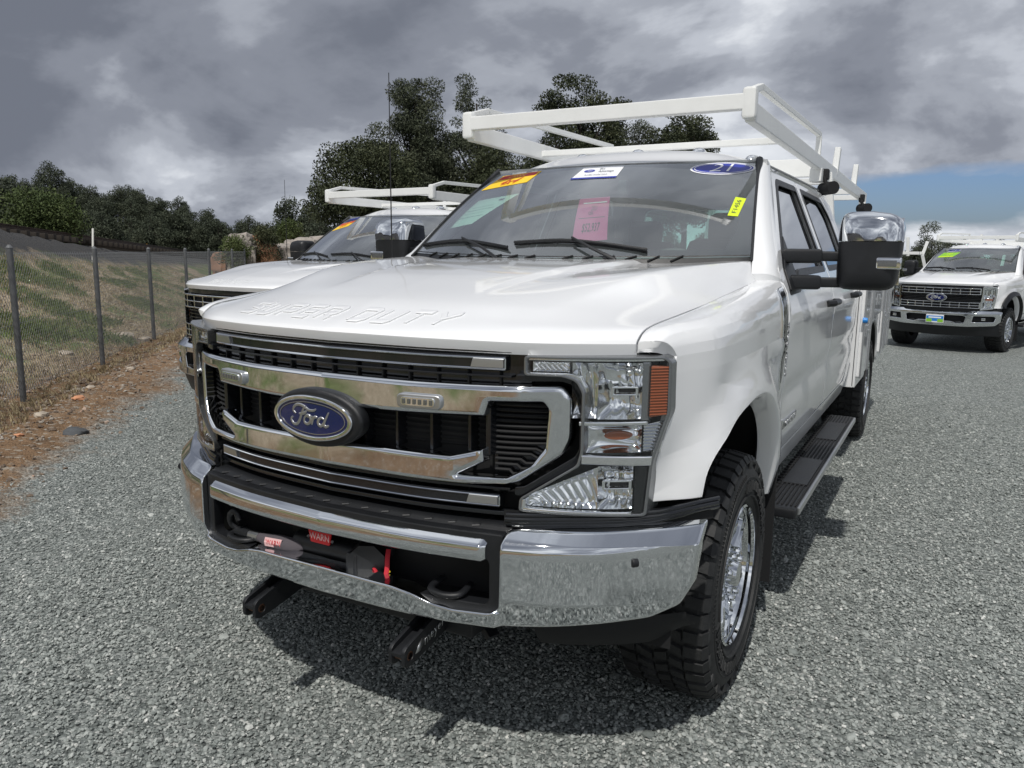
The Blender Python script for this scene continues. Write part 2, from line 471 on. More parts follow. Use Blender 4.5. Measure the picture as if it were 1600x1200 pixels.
# ---------------------------------------------------------------- wheels
def tyre_bm(Rt=.425, wd=.285, rim=.242, nl=46):
    """outer face at x=0, the tyre runs inward to x=-wd"""
    prof = [(rim-.004, -.012), (rim+.012, -.002), (rim+.03, .004), (rim+.07, .012), (rim+.115, .010), (Rt-.045, -.002), (Rt-.024, -.012), (Rt-.014, -.026),
            (Rt-.012, -.06), (Rt-.011, -wd/2), (Rt-.012, -wd+.06), (Rt-.014, -wd+.026), (Rt-.05, -wd+.004), (rim+.06, -wd-.008), (rim, -wd+.01)]
    bms = [lathe(prof, 96)]
    for rr_ in (rim+.035, rim+.098):
        bms.append(lathe([(rr_-.004, .004), (rr_-.002, .0135), (rr_+.002, .0135), (rr_+.004, .004)], 96))
    def rb(a, r0, r1, w_, x0, x1):
        b = bmesh.new(); V = []
        for x in (x0, x1):
            for r, s_ in ((r0, -1), (r0, 1), (r1, 1), (r1, -1)): V.append(b.verts.new((x, r*math.sin(a+s_*w_/r), r*math.cos(a+s_*w_/r))))
        b.faces.new(V[4:]); 
        for k in range(4): b.faces.new((V[k], V[(k+1) % 4], V[4+(k+1) % 4], V[4+k]))
        return b
    rl = random.Random(8)
    for i in range(150):
        a = i*2*PI/150
        if (i % 75) < 34:                     # raised block lettering band on the sidewall
            if i % 4 != 3: bms.append(rb(a, rim+.048+rl.choice((0, .006)), rim+.088-rl.choice((0, .008)), .0040, .008, .0165))
        else: bms.append(rb(a, rim+.102, rim+.118, .0016, .006, .0125))
    def block(a0, a1, x0, x1, r0, r1, sk=0.0, drop0=0.0, drop1=0.0, z=0.0):
        b = bmesh.new(); n = 3; V = []
        for r, top in ((r0, 0), (r1, 1)):
            for x, dr, sh in ((x0, drop0, 0), (x1, drop1, sk)):
                row = []
                for k in range(n):
                    t = k/(n-1); a = a0+(a1-a0)*(t if not top else .08+.84*t)+sh; rr = r-(dr if top else 0)
                    row.append(b.verts.new((x, rr*math.sin(a), rr*math.cos(a))))
                V.append(row)
        A, Bv, C, D = V
        for k in range(n-1):
            b.faces.new((C[k], C[k+1], D[k+1], D[k])); b.faces.new((A[k], C[k], C[k+1], A[k+1])) if 0 else None
            b.faces.new((A[k], A[k+1], C[k+1], C[k])); b.faces.new((B_(Bv, k)[0], D[k], D[k+1], Bv[k+1]))
        b.faces.new((A[0], C[0], D[0], Bv[0])); b.faces.new((A[-1], Bv[-1], D[-1], C[-1]))
        return b
    def B_(l, k): return (l[k],)
    st = 2*PI/nl; rnd = random.Random(3)
    for i in range(nl):
        a = i*st; l = .75 if i % 2 else .82
        # shoulder lugs wrap on to the sidewall, alternately long and short
        for side in (0, 1):
            xa = -.006 if side == 0 else -wd+.006; xb = -.062 if side == 0 else -wd+.062
            sa = 0 if side == 0 else st*.5
            bms.append(block(a+sa, a+sa+st*l, xa, xb, Rt-.03, Rt, st*.12, .010, .0))
            hgt = .055 if i % 2 else .035
            x2 = .006 if side == 0 else -wd-.006
            b = bmesh.new(); P = []
            for xx, rr in ((xa, Rt-.012), (x2+(.001 if side == 0 else -.001), Rt-.03), (x2, Rt-hgt), (xa, Rt-hgt-.012)):
                P.append([b.verts.new((xx, rr*math.sin(a+sa+q), rr*math.cos(a+sa+q))) for q in (0, st*l*.5, st*l)])
            for q in range(3):
                for k in range(2): b.faces.new((P[q][k], P[q+1][k], P[q+1][k+1], P[q][k+1]))
            b.faces.new([P[q][0] for q in range(4)]); b.faces.new([P[q][2] for q in (3, 2, 1, 0)])
            bms.append(b)
        for x0, x1, off, lf, sk in ((-.070, -.110, .1, .62, .22), (-.118, -.158, .55, .70, -.2), (-.166, -.205, .25, .62, .25), (-.200, -.216, .75, .4, .1)):
            bms.append(block(a+st*off, a+st*(off+lf), x0, x1, Rt-.03, Rt, st*sk))
    return join(bms)
_cache = {}
def make_wheel(parent, x, y, sgn, name='wheel', dual=False):
    w = empty(name, (x*sgn, y, .425)); w.parent = parent
    if 'tyre' not in _cache:
        b = tyre_bm(); 
        o = fin('tyre', b, 'rubber', None, 28); _cache['tyre'] = o.data; bpy.data.objects.remove(o)
        # chrome rim: barrel, dish, eight twin spokes, hub, nuts
        prof = [(.236, .004), (.243, .0), (.240, -.012), (.226, -.020), (.218, -.05), (.214, -.2), (.19, -.22)]
        bms = [lathe(prof, 72)]
        o = fin('rim', join(bms), 'chrome', None, 30); _cache['rim'] = o.data; bpy.data.objects.remove(o)
        bms = []
        def spoke(a, wr, wo):
            b = bmesh.new(); rows = []
            for r, wdt, xx, dp in ((.060, wr*.9, -.052, .05), (.10, wr*.8, -.038, .045), (.16, wo*.85, -.030, .04), (.205, wo, -.030, .045), (.224, wo*1.25, -.032, .04)):
                row = []
                for (q, dx) in ((-1, -.012), (-.62, 0), (-.30, -.010), (.30, -.010), (.62, 0), (1, -.012), (1, -dp), (-1, -dp)):
                    ca, sa = math.cos(a), math.sin(a); t = q*wdt/2
                    row.append(b.verts.new((xx+dx, r*sa+t*ca, r*ca-t*sa)))
                rows.append(row)
            for i in range(4):
                for k in range(8): b.faces.new((rows[i][k], rows[i][(k+1) % 8], rows[i+1][(k+1) % 8], rows[i+1][k]))
            return b
        for k in range(8): bms.append(spoke(k*PI/4+.2, .052, .060))
        o = fin('spoke', bms[0], 'chrome', None, 40); _cache['spoke'] = o.data; bpy.data.objects.remove(o)
        hub = lathe([(.0, .006), (.03, .006), (.040, .002), (.047, -.012), (.050, -.032), (.062, -.034), (.098, -.038), (.104, -.046), (.10, -.08)], 48)
        o = fin('hub_cap', hub, 'chrome', None, 30); _cache['hub'] = o.data; bpy.data.objects.remove(o)
        nut = lathe([(.0, .034), (.009, .034), (.012, .028), (.0125, .0), (.016, -.004)], 10)
        o = fin('lug_nut', nut, 'chrome', None, 30); _cache['nut'] = o.data; bpy.data.objects.remove(o)
        bk = lathe([(.0, -.09), (.21, -.09), (.215, -.2)], 40)
        o = fin('brake_disc', bk, 'matte', None, 30); _cache['brake'] = o.data; bpy.data.objects.remove(o)
    def put(name, key, par, loc=(0, 0, 0), rx=0.0):
        o = bpy.data.objects.new(name, _cache[key]); col.objects.link(o); o.parent = par; o.location = loc; o.rotation_euler = (rx, 0, 0); return o
    if sgn < 0: w.rotation_euler = (0, 0, PI)
    put('tyre', 'tyre', w); put('rim', 'rim', w); put('brake_disc', 'brake', w); put('hub_cap', 'hub', w)
    for k in range(8): put('spoke', 'spoke', w, (0, 0, 0), k*PI/4)
    for k in range(8):
        a = k*PI/4+.39; put('lug_nut', 'nut', w, (-.036, .080*math.sin(a), .080*math.cos(a)))
    return w

# ---------------------------------------------------------------- parts shared by the three trucks
def build_body(root):
    # hood ------------------------------------------------------
    def hood_fn(u, v):
        d = 1.333*(v**1.55)
        xs = XS(d)-.003
        x = (u*2-1)*xs
        # rear edge bows
        if v > .9: pass
        p = hood_pt(x, d); return p
    nu, nv = 97, 70
    top = grid(nu, nv, hood_fn)
    # under-lip turned back so the leading edge has thickness
    def lip(u, v):
        x = (u*2-1)*(XS(0)-.003); p = hood_pt(x, 0); k = int(round(v*4))
        return (p[0], p[1]+[0, .001, .006, .013, .06][k], p[2]-[0, .004, .018, .033, .037][k])
    b2 = grid(nu, 5, lip)
    def rear(u, v):
        x = (u*2-1)*(XS(1.333)-.003); p = hood_pt(x, 1.333); return (p[0], p[1]+.006*v, p[2]-.03*v)
    b3 = grid(nu, 2, rear)
    def sd(s):
        def fn(u, v):
            d = 1.333*(u**1.55); xs = XS(d)-.003; p = hood_pt(s*xs, d); return (p[0]-s*.002*v, p[1], p[2]-.03*v)
        return grid(nv, 2, fn)
    bm = join([top, b2, b3, sd(1), sd(-1)])
    bmesh.ops.remove_doubles(bm, verts=bm.verts, dist=2e-4)
    hood = fin('hood', bm, 'paint', root, 38)
    # dark gutter under the seams
    sym('seam_gasket', lambda: tube([(XS(d)+.001, GH(XS(d))+d, HD(XS(d), d)-.014) for d in [.035+i*.044 for i in range(30)]], .008, 6), 'matte', root)
    # fenders ---------------------------------------------------
    outl = [(.305, 1.40), (.322, 1.33), (.350, 1.27), (.366, 1.235), (.348, 1.20), (.345, 1.10), (.322, .967), (.312, .86), (.32, .846)]
    outl += [(.455, .842)][:0]+list(ARCHS)+[(1.50, .575), (1.612, .60), (1.615, 1.20), (1.617, 1.40), (1.617, 1.452), (1.56, 1.452), (1.40, 1.440), (1.385, 1.402)]
    for s in (1, -1):
        panel('fender', [outl], side_map(-.012), 'paint', root, .012, .003, (.03, .03), 1, 34, s)
        # turned down nose above the lamp
        nose = [(.305, 1.40), (.312, 1.365), (.322, 1.33), (.335, 1.30), (.350, 1.27), (.359, 1.25), (.366, 1.235)]
        sm_ = side_map(0)
        def nf(u, v):
            y, s_ = nose[int(round(u*(len(nose)-1)))]; p = Vector(sm_(y, s_, 0)); q = v
            zt = max(p.z-.033, 1.249) if p.z > 1.249 else p.z
            return (p.x-.012*q, p.y+.013*q, p.z*(1-q)+zt*q)
        bm = grid(len(nose), 3, nf)
        if s < 0: mirror(bm)
        fin('fender_nose', bm, 'paint', root, 60)
        # rolled lip of the wheel opening
        def lipf(u, v):
            i = u*(len(ARCHS)-1); k = int(min(i, len(ARCHS)-2)); t = i-k
            y = ARCHS[k][0]*(1-t)+ARCHS[k+1][0]*t; z = ARCHS[k][1]*(1-t)+ARCHS[k+1][1]*t
            dy, dz = .95-y, .46-z; L = math.hypot(dy, dz); dy /= L; dz /= L
            px = [0.0, -.006, -.030, -.075, -.085][int(round(v*4))]; pr = [-.003, .008, .024, .036, .010][int(round(v*4))]
            return (XF(y, z)+px, y+dy*pr, z+dz*pr)
        bm = grid(90, 5, lipf)
        if s < 0: mirror(bm)
        fin('wheel_arch_lip', bm, 'paint', root, 50)
        # liner
        def lin(u, v):
            a = PI*(1.02*u-.01); r = .60
            return (.95-.40*v, .95-r*math.cos(a), .44+r*math.sin(a)*1.0)
        bm = grid(30, 4, lin); 
        bm2 = grid(8, 8, lambda u, v: (.55, .35+1.2*u, .42+.64*v))
        bm3 = grid(2, 8, lambda u, v: (.55+.4*u, 1.49, .42+.5*v))
        bm = join([bm, bm2, bm3])
        if s < 0: mirror(bm)
        fin('wheel_liner', bm, 'matte', root)
        # mud flap
        bm = box((.915, 1.535, .44), (.17, .010, .52), .003)
        if s < 0: mirror(bm)
        fin('mud_flap', bm, 'matte', root)
    # doors -----------------------------------------------------
    fd = rpoly([(1.628, .685), (2.972, .685), (2.972, 1.915), (2.34, 1.912), (2.27, 1.895), (1.665, 1.47), (1.628, 1.41)], [.02, .02, .02, .05, .05, .05, .05])
    fw = rpoly([(1.735, 1.365), (1.99, 1.37), (2.09, 1.435), (2.90, 1.445), (2.90, 1.872), (2.36, 1.868), (1.76, 1.455)], [.01, .04, .04, .02, .03, .05, .02])
    rd = rpoly([(2.986, .685), (3.93, .685), (4.03, .80), (4.03, 1.80), (3.86, 1.905), (2.986, 1.915)], [.02, .06, .04, .06, .06, .02])
    rw = rpoly([(3.06, 1.445), (3.94, 1.455), (3.94, 1.77), (3.80, 1.862), (3.06, 1.872)], [.02, .04, .05, .05, .02])
    for s in (1, -1):
        d1 = panel('front_door', [fd, fw], side_map(-.012), 'paint', root, .012, .003, (.05, .035), 1, 34, s)
        d2 = panel('rear_door', [rd, rw], side_map(-.012), 'paint', root, .012, .003, (.05, .035), 1, 34, s)
        for d, wn, hy in ((d1, fw, 2.80), (d2, rw, 3.86)):
            panel('window_gasket', [scale_in(wn, -.014), scale_in(wn, .016)], side_map(-.004), 'black', d, .006, .002, (.05, .05), 1, 34, s)
            panel('window_glass', [scale_in(wn, -.004)], side_map(-.020), 'sideglass', d, .002, 0, (.08, .08), 0, 0, s)
            hb = tube([(XF(hy-.10, 1.27)+.004, hy-.12, 1.27), (XF(hy, 1.27)+.034, hy-.09, 1.272), (XF(hy, 1.27)+.038, hy, 1.275), (XF(hy, 1.27)+.034, hy+.09, 1.272), (XF(hy, 1.27)+.004, hy+.12, 1.27)], .016, 8, flat=1.1)
            if s < 0: mirror(hb)
            fin('door_handle', hb, 'black', d)
        # mirror sail
        panel('mirror_sail', [rpoly([(1.738, 1.368), (1.97, 1.372), (1.985, 1.60), (1.765, 1.455)], .01)], side_map(.001), 'black', d1, .006, .002, (.05, .05), 1, 34, s)
        # rubber division near the B pillar
        panel('pillar_trim', [[(2.885, 1.44), (2.935, 1.44), (2.935, 1.88), (2.885, 1.88)]], side_map(-.001), 'gloss', d1, .004, .001, (.05, .05), 1, 34, s)
        panel('cab_corner', [rpoly([(4.042, .62), (4.205, .62), (4.205, 1.92), (3.88, 1.925), (4.042, 1.81)], [.01, .02, .04, .02, .06])], side_map(-.012), 'paint', root, .012, .003, (.05, .035), 1, 34, s)
        panel('rocker_panel', [[(1.50, .565), (4.205, .565), (4.205, .612), (4.03, .676), (1.62, .676), (1.62, .592), (1.50, .57)]], side_map(-.012), 'paint', root, .012, .003, (.08, .02), 1, 34, s)
        # dark jambs behind the shut lines
        panel('door_jamb', [[(1.60, .66), (4.06, .66), (4.06, 1.40), (1.60, 1.40)]], side_map(-.040), 'matte', root, .003, 0, (.10, .06), 0, 34, s)
        # pillar between windshield and door
        def pil(u, v):
            p0 = WS(1.002, -.15+1.16*v)+Vector((.002, -.001, .004)); yb = 1.60+.745*v
            zt = 1.418+.512*v
            q = Vector((XF(1.7, zt)+.001, yb+.0, zt))
            if v < .1: q.y = 1.635
            t = u; mid = p0*(1-t)+q*t; bl = math.sin(PI*min(1, t*1.0))*.014
            return mid+Vector((bl, -bl*.8, bl*.6))
        bm = join([grid(9, 24, pil), grid(9, 2, lambda u, v: Vector(pil(u, 0))+Vector((-.004*v, 0, -.06*v)))])
        if s < 0: mirror(bm)
        fin('windshield_pillar', bm, 'paint', root, 60)
        # black trim between glass and pillar, thicker at the roof
        pts = [WS(1.0, -.04+1.06*i/16*.975)+Vector((.001, -.002, .002)) for i in range(17)]
        bm = tube(pts, [.006]*13+[.007, .010, .016, .018], 8)
        if s < 0: mirror(bm)
        fin('windshield_trim', bm, 'black', root, 60)
        # drip rail line over the doors
        bm = tube([(XF(2, 1.93)+.002, y, 1.932+.004*math.sin((y-2.2)*1.4)) for y in [2.30+i*.12 for i in range(14)]], .006, 6)
        if s < 0: mirror(bm)
        fin('roof_seam', bm, 'lampgrey', root)
    # roof ------------------------------------------------------
    def roof(u, v):
        a = u*2-1; ax = abs(a)
        y0 = 2.045+.17*a*a; y1 = 4.205; y = y0+(y1-y0)*(v**1.4)
        zc = 1.955+.082*ss(0, .30, (y-y0))**.8-.02*ss(3.6, 4.2, y)
        z = zc-.095*ax**4.0*ss(-.05, .25, y-y0)-.018*ax*ax
        if v == 0: z = 1.947+.008*a*a
        return (.742*a, y, z)
    bm = grid(61, 40, roof)
    bm2 = grid(61, 2, lambda u, v: Vector(roof(u, 0))+Vector((0, .02*v, -.018*v)))
    fin('roof', join([bm, bm2]), 'paint', root, 45)
    # roof edge to door frame
    def edge(s):
        return lambda u, v: ((.742-.006*v)*s, 2.215+(4.205-2.215)*u, roof(1.0, max(0, (2.215+1.99*u-2.215)/1.99)**(1/1.4))[2]*(1-v)+1.905*v)
    for s in (1, -1): fin('roof_rail', grid(40, 3, edge(s)), 'paint', root, 60)
    # marker lamps
    for x in (-.60, -.33, 0, .33, .60):
        y = 2.50+.1*x*x; z = roof((x/.742+1)/2, ((y-2.1)/2.1)**(1/1.4))[2]
        def dome(u, v):
            a = 2*PI*u; r = (1-v)
            return (x+.040*math.cos(a)*math.sqrt(max(0, 1-v*v)), y+.065*math.sin(a)*math.sqrt(max(0, 1-v*v)), z-.006+.040*v)
        l = fin('roof_marker_lamp', grid(20, 7, dome, True), 'reflector', root, 60)
        fin('lamp_base', trans(lathe([(.0, .004), (.05, .004), (.056, -.006)], 20, 'z'), (x, y, z)), 'black', l)
    # back wall of the cab with window
    bw = curve_bm([rpoly([(-.93, .55), (.93, .55), (.93, 1.42), (.72, 1.93), (.6, 1.99), (-.6, 1.99), (-.72, 1.93), (-.93, 1.42)], .05), rpoly([(-.62, 1.47), (.62, 1.47), (.55, 1.84), (-.55, 1.84)], .05)], .012, .003)
    warp(bw, lambda u, v, w: (u, 4.20+w-.02*0, v)); fin('cab_back', bw, 'paint', root)
    bw = curve_bm([rpoly([(-.63, 1.46), (.63, 1.46), (.56, 1.85), (-.56, 1.85)], .05)], .002, 0)
    warp(bw, lambda u, v, w: (u, 4.185+w, v)); fin('rear_window', bw, 'glass', root, 0)
    # floor, firewall, chassis
    fin('cab_floor', box((0, 2.9, .62), (1.80, 2.62, .03)), 'dash', root)
    fin('firewall', box((0, 1.56, .98), (1.72, .03, .86)), 'matte', root)
    fin('chassis', join([box((.43, 3.6, .60), (.09, 6.6, .16), .01), box((-.43, 3.6, .60), (.09, 6.6, .16), .01), box((0, .97, .42), (1.3, .12, .12), .03), box((0, 5.45, .42), (1.3, .14, .14), .03), box((0, .97, .42), (.3, .3, .28), .08), box((0, 5.45, .42), (.34, .34, .30), .09), box((0, 2.2, .60), (.7, 2.2, .22), .05), box((.0, .75, .95), (1.05, 1.0, .45), .02)]), 'matte', root)
    # cowl ------------------------------------------------------
    def cowl(u, v):
        a = u*2-1; p1 = WS(a*1.0, .015)+Vector((0, 0, .002)); x0 = a*.845
        p0 = Vector((x0, GH(min(abs(x0), .86))+1.325, HD(min(abs(x0), .85), 1.325)-.016))
        p0.y = min(p0.y, p1.y-.02)
        return p0*(1-v)+p1*v
    cw = fin('cowl', grid(60, 6, cowl), 'black', root, 60)
    for k in range(15):
        a = -.82+k*.105
        if abs(a) < .05: continue
        p = Vector(cowl((a+1)/2, .45)); q = Vector(cowl((a+.055+1)/2, .9))
        fin('cowl_louvre', beam(p+Vector((0, 0, .004)), q+Vector((0, 0, .005)), .012, .006, .002), 'matte', cw)
    # windshield -------------------------------------------------
    ws = fin('windshield', grid(41, 21, lambda u, v: WS(u*2-1, v)), 'glass', root, 0, False)
    # black ceramic border
    def band(fn, nu, nv):
        return grid(nu, nv, fn)
    b = [band(lambda u, v: WS(u*2-1, 1-.035*v-.0*abs(u*2-1), -.003), 41, 2), band(lambda u, v: WS(u*2-1, .07*v, -.003), 41, 2),
         band(lambda u, v: WS(1-.075*v-.05*v*(1-ss(0, .3, u)), u, -.003), 21, 2), band(lambda u, v: WS(-1+.075*v+.05*v*(1-ss(0, .3, u)), u, -.003), 21, 2)]
    fin('glass_border', join(b), 'frit', ws, 0, False)
    # wipers
    for pts, piv in (([(-.96, .06), (-.60, .115), (-.22, .062)], (-.56, .015)), ([(-.20, .105), (.14, .125), (.54, .045)], (.10, .012))):
        pp = [WS(a, v, .016) for a, v in pts]; sp = smooth_path(pp, 8)
        wp = fin('wiper', tube(sp, .0045, 6, flat=1.5), 'black', ws)
        m_ = sp[len(sp)//2]; fin('wiper_arm', tube([WS(piv[0]+.30, -.01, .0), WS(piv[0]+.18, .035, .028), m_+Vector((0, -.003, .012))], [.008, .007, .005], 8), 'black', ws)
        fin('wiper_blade', tube([p-Vector((0, -.004, .010)) for p in sp], .004, 4), 'matte', ws)
    # interior ---------------------------------------------------
    def dashf(u, v):
        x = (u*2-1)*.84; t = v
        pr = [(1.50, 1.485), (1.62, 1.50), (1.78, 1.475), (1.88, 1.42), (1.90, 1.30), (1.84, 1.15)]
        i = t*(len(pr)-1); k = int(min(i, len(pr)-2)); f = i-k
        return (x, pr[k][0]*(1-f)+pr[k+1][0]*f+.12*(x/.84)**2*(1-t), (pr[k][1]*(1-f)+pr[k+1][1]*f)-.02*abs(x))
    fin('dashboard', grid(30, 11, dashf), 'dash', root, 60)
    st = empty('steering_wheel', (.40, 2.02, 1.36)); st.parent = root; st.rotation_euler = (R(-62), 0, 0)
    fin('wheel_rim', tube([(.19*math.cos(2*PI*k/40), .19*math.sin(2*PI*k/40), 0) for k in range(40)], .015, 8, closed=True), 'dash', st)
    fin('wheel_hub', join([trans(lathe([(.0, .03), (.06, .03), (.075, 0), (.06, -.03)], 24, 'z'), (0, 0, -.01)), beam((-.18, 0, -.01), (.18, 0, -.01), .04, .016), beam((0, 0, -.01), (0, -.18, -.01), .04, .016, up=(0, 0, 1))]), 'dash', st)
    for x, y in ((.42, 2.55), (-.42, 2.55), (.45, 3.55), (-.45, 3.55)):
        s_ = empty('seat', (x, y, .62)); s_.parent = root
        fin('seat_cushion', box((0, 0, .30), (.50, .50, .18), .05), 'seat', s_)
        fin('seat_back', box((0, .27, .66), (.48, .14, .66), .06, Matrix.Rotation(R(-12), 3, 'X')), 'seat', s_)
        fin('headrest', box((0, .36, 1.04), (.26, .10, .18), .045), 'seat', s_)
        [fin('headrest_post', tube([(q, .34, .93), (q, .355, 1.0)], .007, 6), 'steel', s_) for q in (-.05, .05)]
    fin('headliner', grid(20, 12, lambda u, v: Vector(roof(.02+.96*u, v))+Vector((0, .01, -.035))), 'liner', root, 60)
    fin('rear_view_mirror', join([box((0.02, 1.98, 1.825), (.25, .03, .075), .012), tube([(.02, 1.99, 1.84), (.02, 2.0, 1.90)], .012, 8)]), 'dash', root)
    # side mirrors ------------------------------------------------
    for s in (1, -1):
        def hs(u, v):
            # housing: rounded block, front face towards -y
            a = 2*PI*u; e = .30
            ca, sa = math.cos(a), math.sin(a)
            sx = math.copysign(abs(ca)**e, ca); sz = math.copysign(abs(sa)**e, sa)
            k = [0.0, .55, .80, .93, 1.0, 1.0, 1.0, .985, .94][int(round(v*8))]; yy = [-.085, -.085, -.080, -.066, -.035, 0.0, .05, .085, .09][int(round(v*8))]
            hw = .122; hh = .160
            x = sx*hw*k; z = sz*hh*k
            # shoulders of the housing slope a little outward at the top
            if x > 0 and z > 0: z -= .03*(x/hw)**2
            if z < 0: x *= 1-.06*(abs(z)/hh)
            x += .006*(z/hh)
            return (1.232+x, 1.965+yy+.02*(x/hw)**2, 1.534+z)
        bm = grid(56, 9, hs, True)
        for v in bm.verts: pass
        # split chrome cap from the black body at z = 1.545
        bmc = bm.copy()
        bmesh.ops.bisect_plane(bm, geom=bm.verts[:]+bm.edges[:]+bm.faces[:], plane_co=(0, 0, 1.573), plane_no=(0, 0, 1), clear_outer=True)
        bmesh.ops.bisect_plane(bmc, geom=bmc.verts[:]+bmc.edges[:]+bmc.faces[:], plane_co=(0, 0, 1.575), plane_no=(0, 0, 1), clear_inner=True)
        for v in bmc.verts:
            c_ = Vector((1.232, 1.99, 1.570)); v.co = c_+(v.co-c_)*1.018
        if s < 0: mirror(bm); mirror(bmc)
        mr = fin('side_mirror', bm, 'black', root, 50)
        fin('mirror_cap', bmc, 'chrome', mr, 50)
        bm = box((1.235, 2.052, 1.534), (.225, .006, .28), .002)
        if s < 0: mirror(bm)
        fin('mirror_glass', bm, 'reflector', mr)
        for z, x0 in ((1.512, .890), (1.402, .925)):
            b1 = beam((x0, 1.86, z), (1.045, 1.93, z), .085, .060, .014); b2 = beam((1.0, 1.925, z), (1.14, 1.97, z), .060, .042, .010)
            if s < 0: mirror(b1); mirror(b2)
            fin('mirror_arm', b1, 'black', mr); fin('mirror_arm_slide', b2, 'black', mr)
        b1 = box((1.312, 1.898, 1.486), (.096, .034, .050), .008); b2 = box((1.308, 1.879, 1.486), (.070, .006, .026), .002)
        if s < 0: mirror(b1); mirror(b2)
        fin('turn_signal', b1, 'reflector', mr); fin('signal_lens', b2, 'lampgrey', mr)
    # running boards ----------------------------------------------
    for s in (1, -1):
        rb = box((1.00, 2.66, .470), (.155, 2.16, .045), .012)
        if s < 0: mirror(rb)
        rbo = fin('running_board', rb, 'black', root)
        bm = box((1.080, 2.66, .478), (.012, 2.10, .030), .003)
        if s < 0: mirror(bm)
        fin('edge_strip', bm, 'steel', rbo)
        bms = [box((.94+.018*k, 2.66, .4945), (.007, 2.08, .007)) for k in range(8)]
        bms += [box((.935, 1.62+.052*k, .4955), (.030, .018, .010)) for k in range(40)]
        bm = join(bms)
        if s < 0: mirror(bm)
        fin('step_tread', bm, 'matte', rbo)
        for y0, y1 in ((1.95, 2.45), (2.95, 3.45)):
            bm = box((1.005, (y0+y1)/2, .4965), (.11, y1-y0, .008), .003)
            if s < 0: mirror(bm)
            fin('step_pad', bm, 'black', rbo)
    # wheels
    for x, y in ((.992, .965), (.992, 5.47)):
        make_wheel(root, x, y, 1); make_wheel(root, x, y, -1)

def build_rack(root):
    """white tube ladder rack that reaches forward over the cab"""
    rk = empty('ladder_rack', (0, 4.2, 1.3)); rk.parent = root
    def bb(name, *beams):
        bm = join(list(beams)); trans(bm, (0, -4.2, -1.3)); return fin(name, bm, 'rackw', rk, 30)
    for s in (1, -1):
        x = .715*s
        bb('rack_rail', beam((x, 1.93, 2.125), (x, 6.9, 2.085), .045, .085, .006))
        bb('rail_bracket', box((x-.01*s, 3.93, 2.035), (.075, .11, .085), .006))
        # raised guard rail
        bb('guard_rail', beam((x, 1.93, 2.212), (x, 2.10, 2.258), .030, .030, .004), beam((x, 2.09, 2.256), (x, 3.86, 2.284), .030, .030, .004))
        bb('guard_post', beam((x, 3.85, 2.10), (x, 3.85, 2.272), .034, .030, .004, up=(0, 1, 0)))
        bb('end_cap', box((x, 1.915, 2.158), (.062, .055, .135), .016))
        for y in (4.68, 5.90):
            bb('rack_stake', beam((x+.004*s, y, 2.10), (x+.010*s, y+.03, 2.30), .040, .062, .004, up=(0, 1, 0)), beam((x-.02*s, y+.03, 2.10), (x-.006*s, y+.05, 2.285), .012, .09, .003, up=(0, 1, 0)))
        for y in (4.35, 6.7):
            bb('rack_leg', beam((x, y, 2.09), (.80*s, y, 1.32), .06, .06, .005, up=(0, 1, 0)))
        for y in (3.98, 6.35):
            o = fin('rack_clamp', trans(join([box((x+.035*s, y, 2.045), (.05, .06, .07), .01), tube([(x+.03*s, y-.02, 2.03), (x+.06*s, y-.02, 1.95)], .014, 8), tube([(x+.10*s, y-.05, 1.955), (x+.02*s, y+.05, 1.955)], .042, 16)]), (0, -4.2, -1.3)), 'matte', rk)
    bb('crossbar', beam((-.70, 1.915, 2.165), (.70, 1.915, 2.165), .050, .068, .007))
    bb('crossbar', beam((-.70, 2.72, 2.105), (.70, 2.72, 2.105), .040, .034, .005))
    bb('crossbar', beam((-.70, 3.93, 2.085), (.70, 3.93, 2.085), .06, .115, .006))
    for y in (5.0, 6.1, 6.88): bb('crossbar', beam((-.70, y, 2.09), (.70, y, 2.09), .04, .05, .005))
    return rk

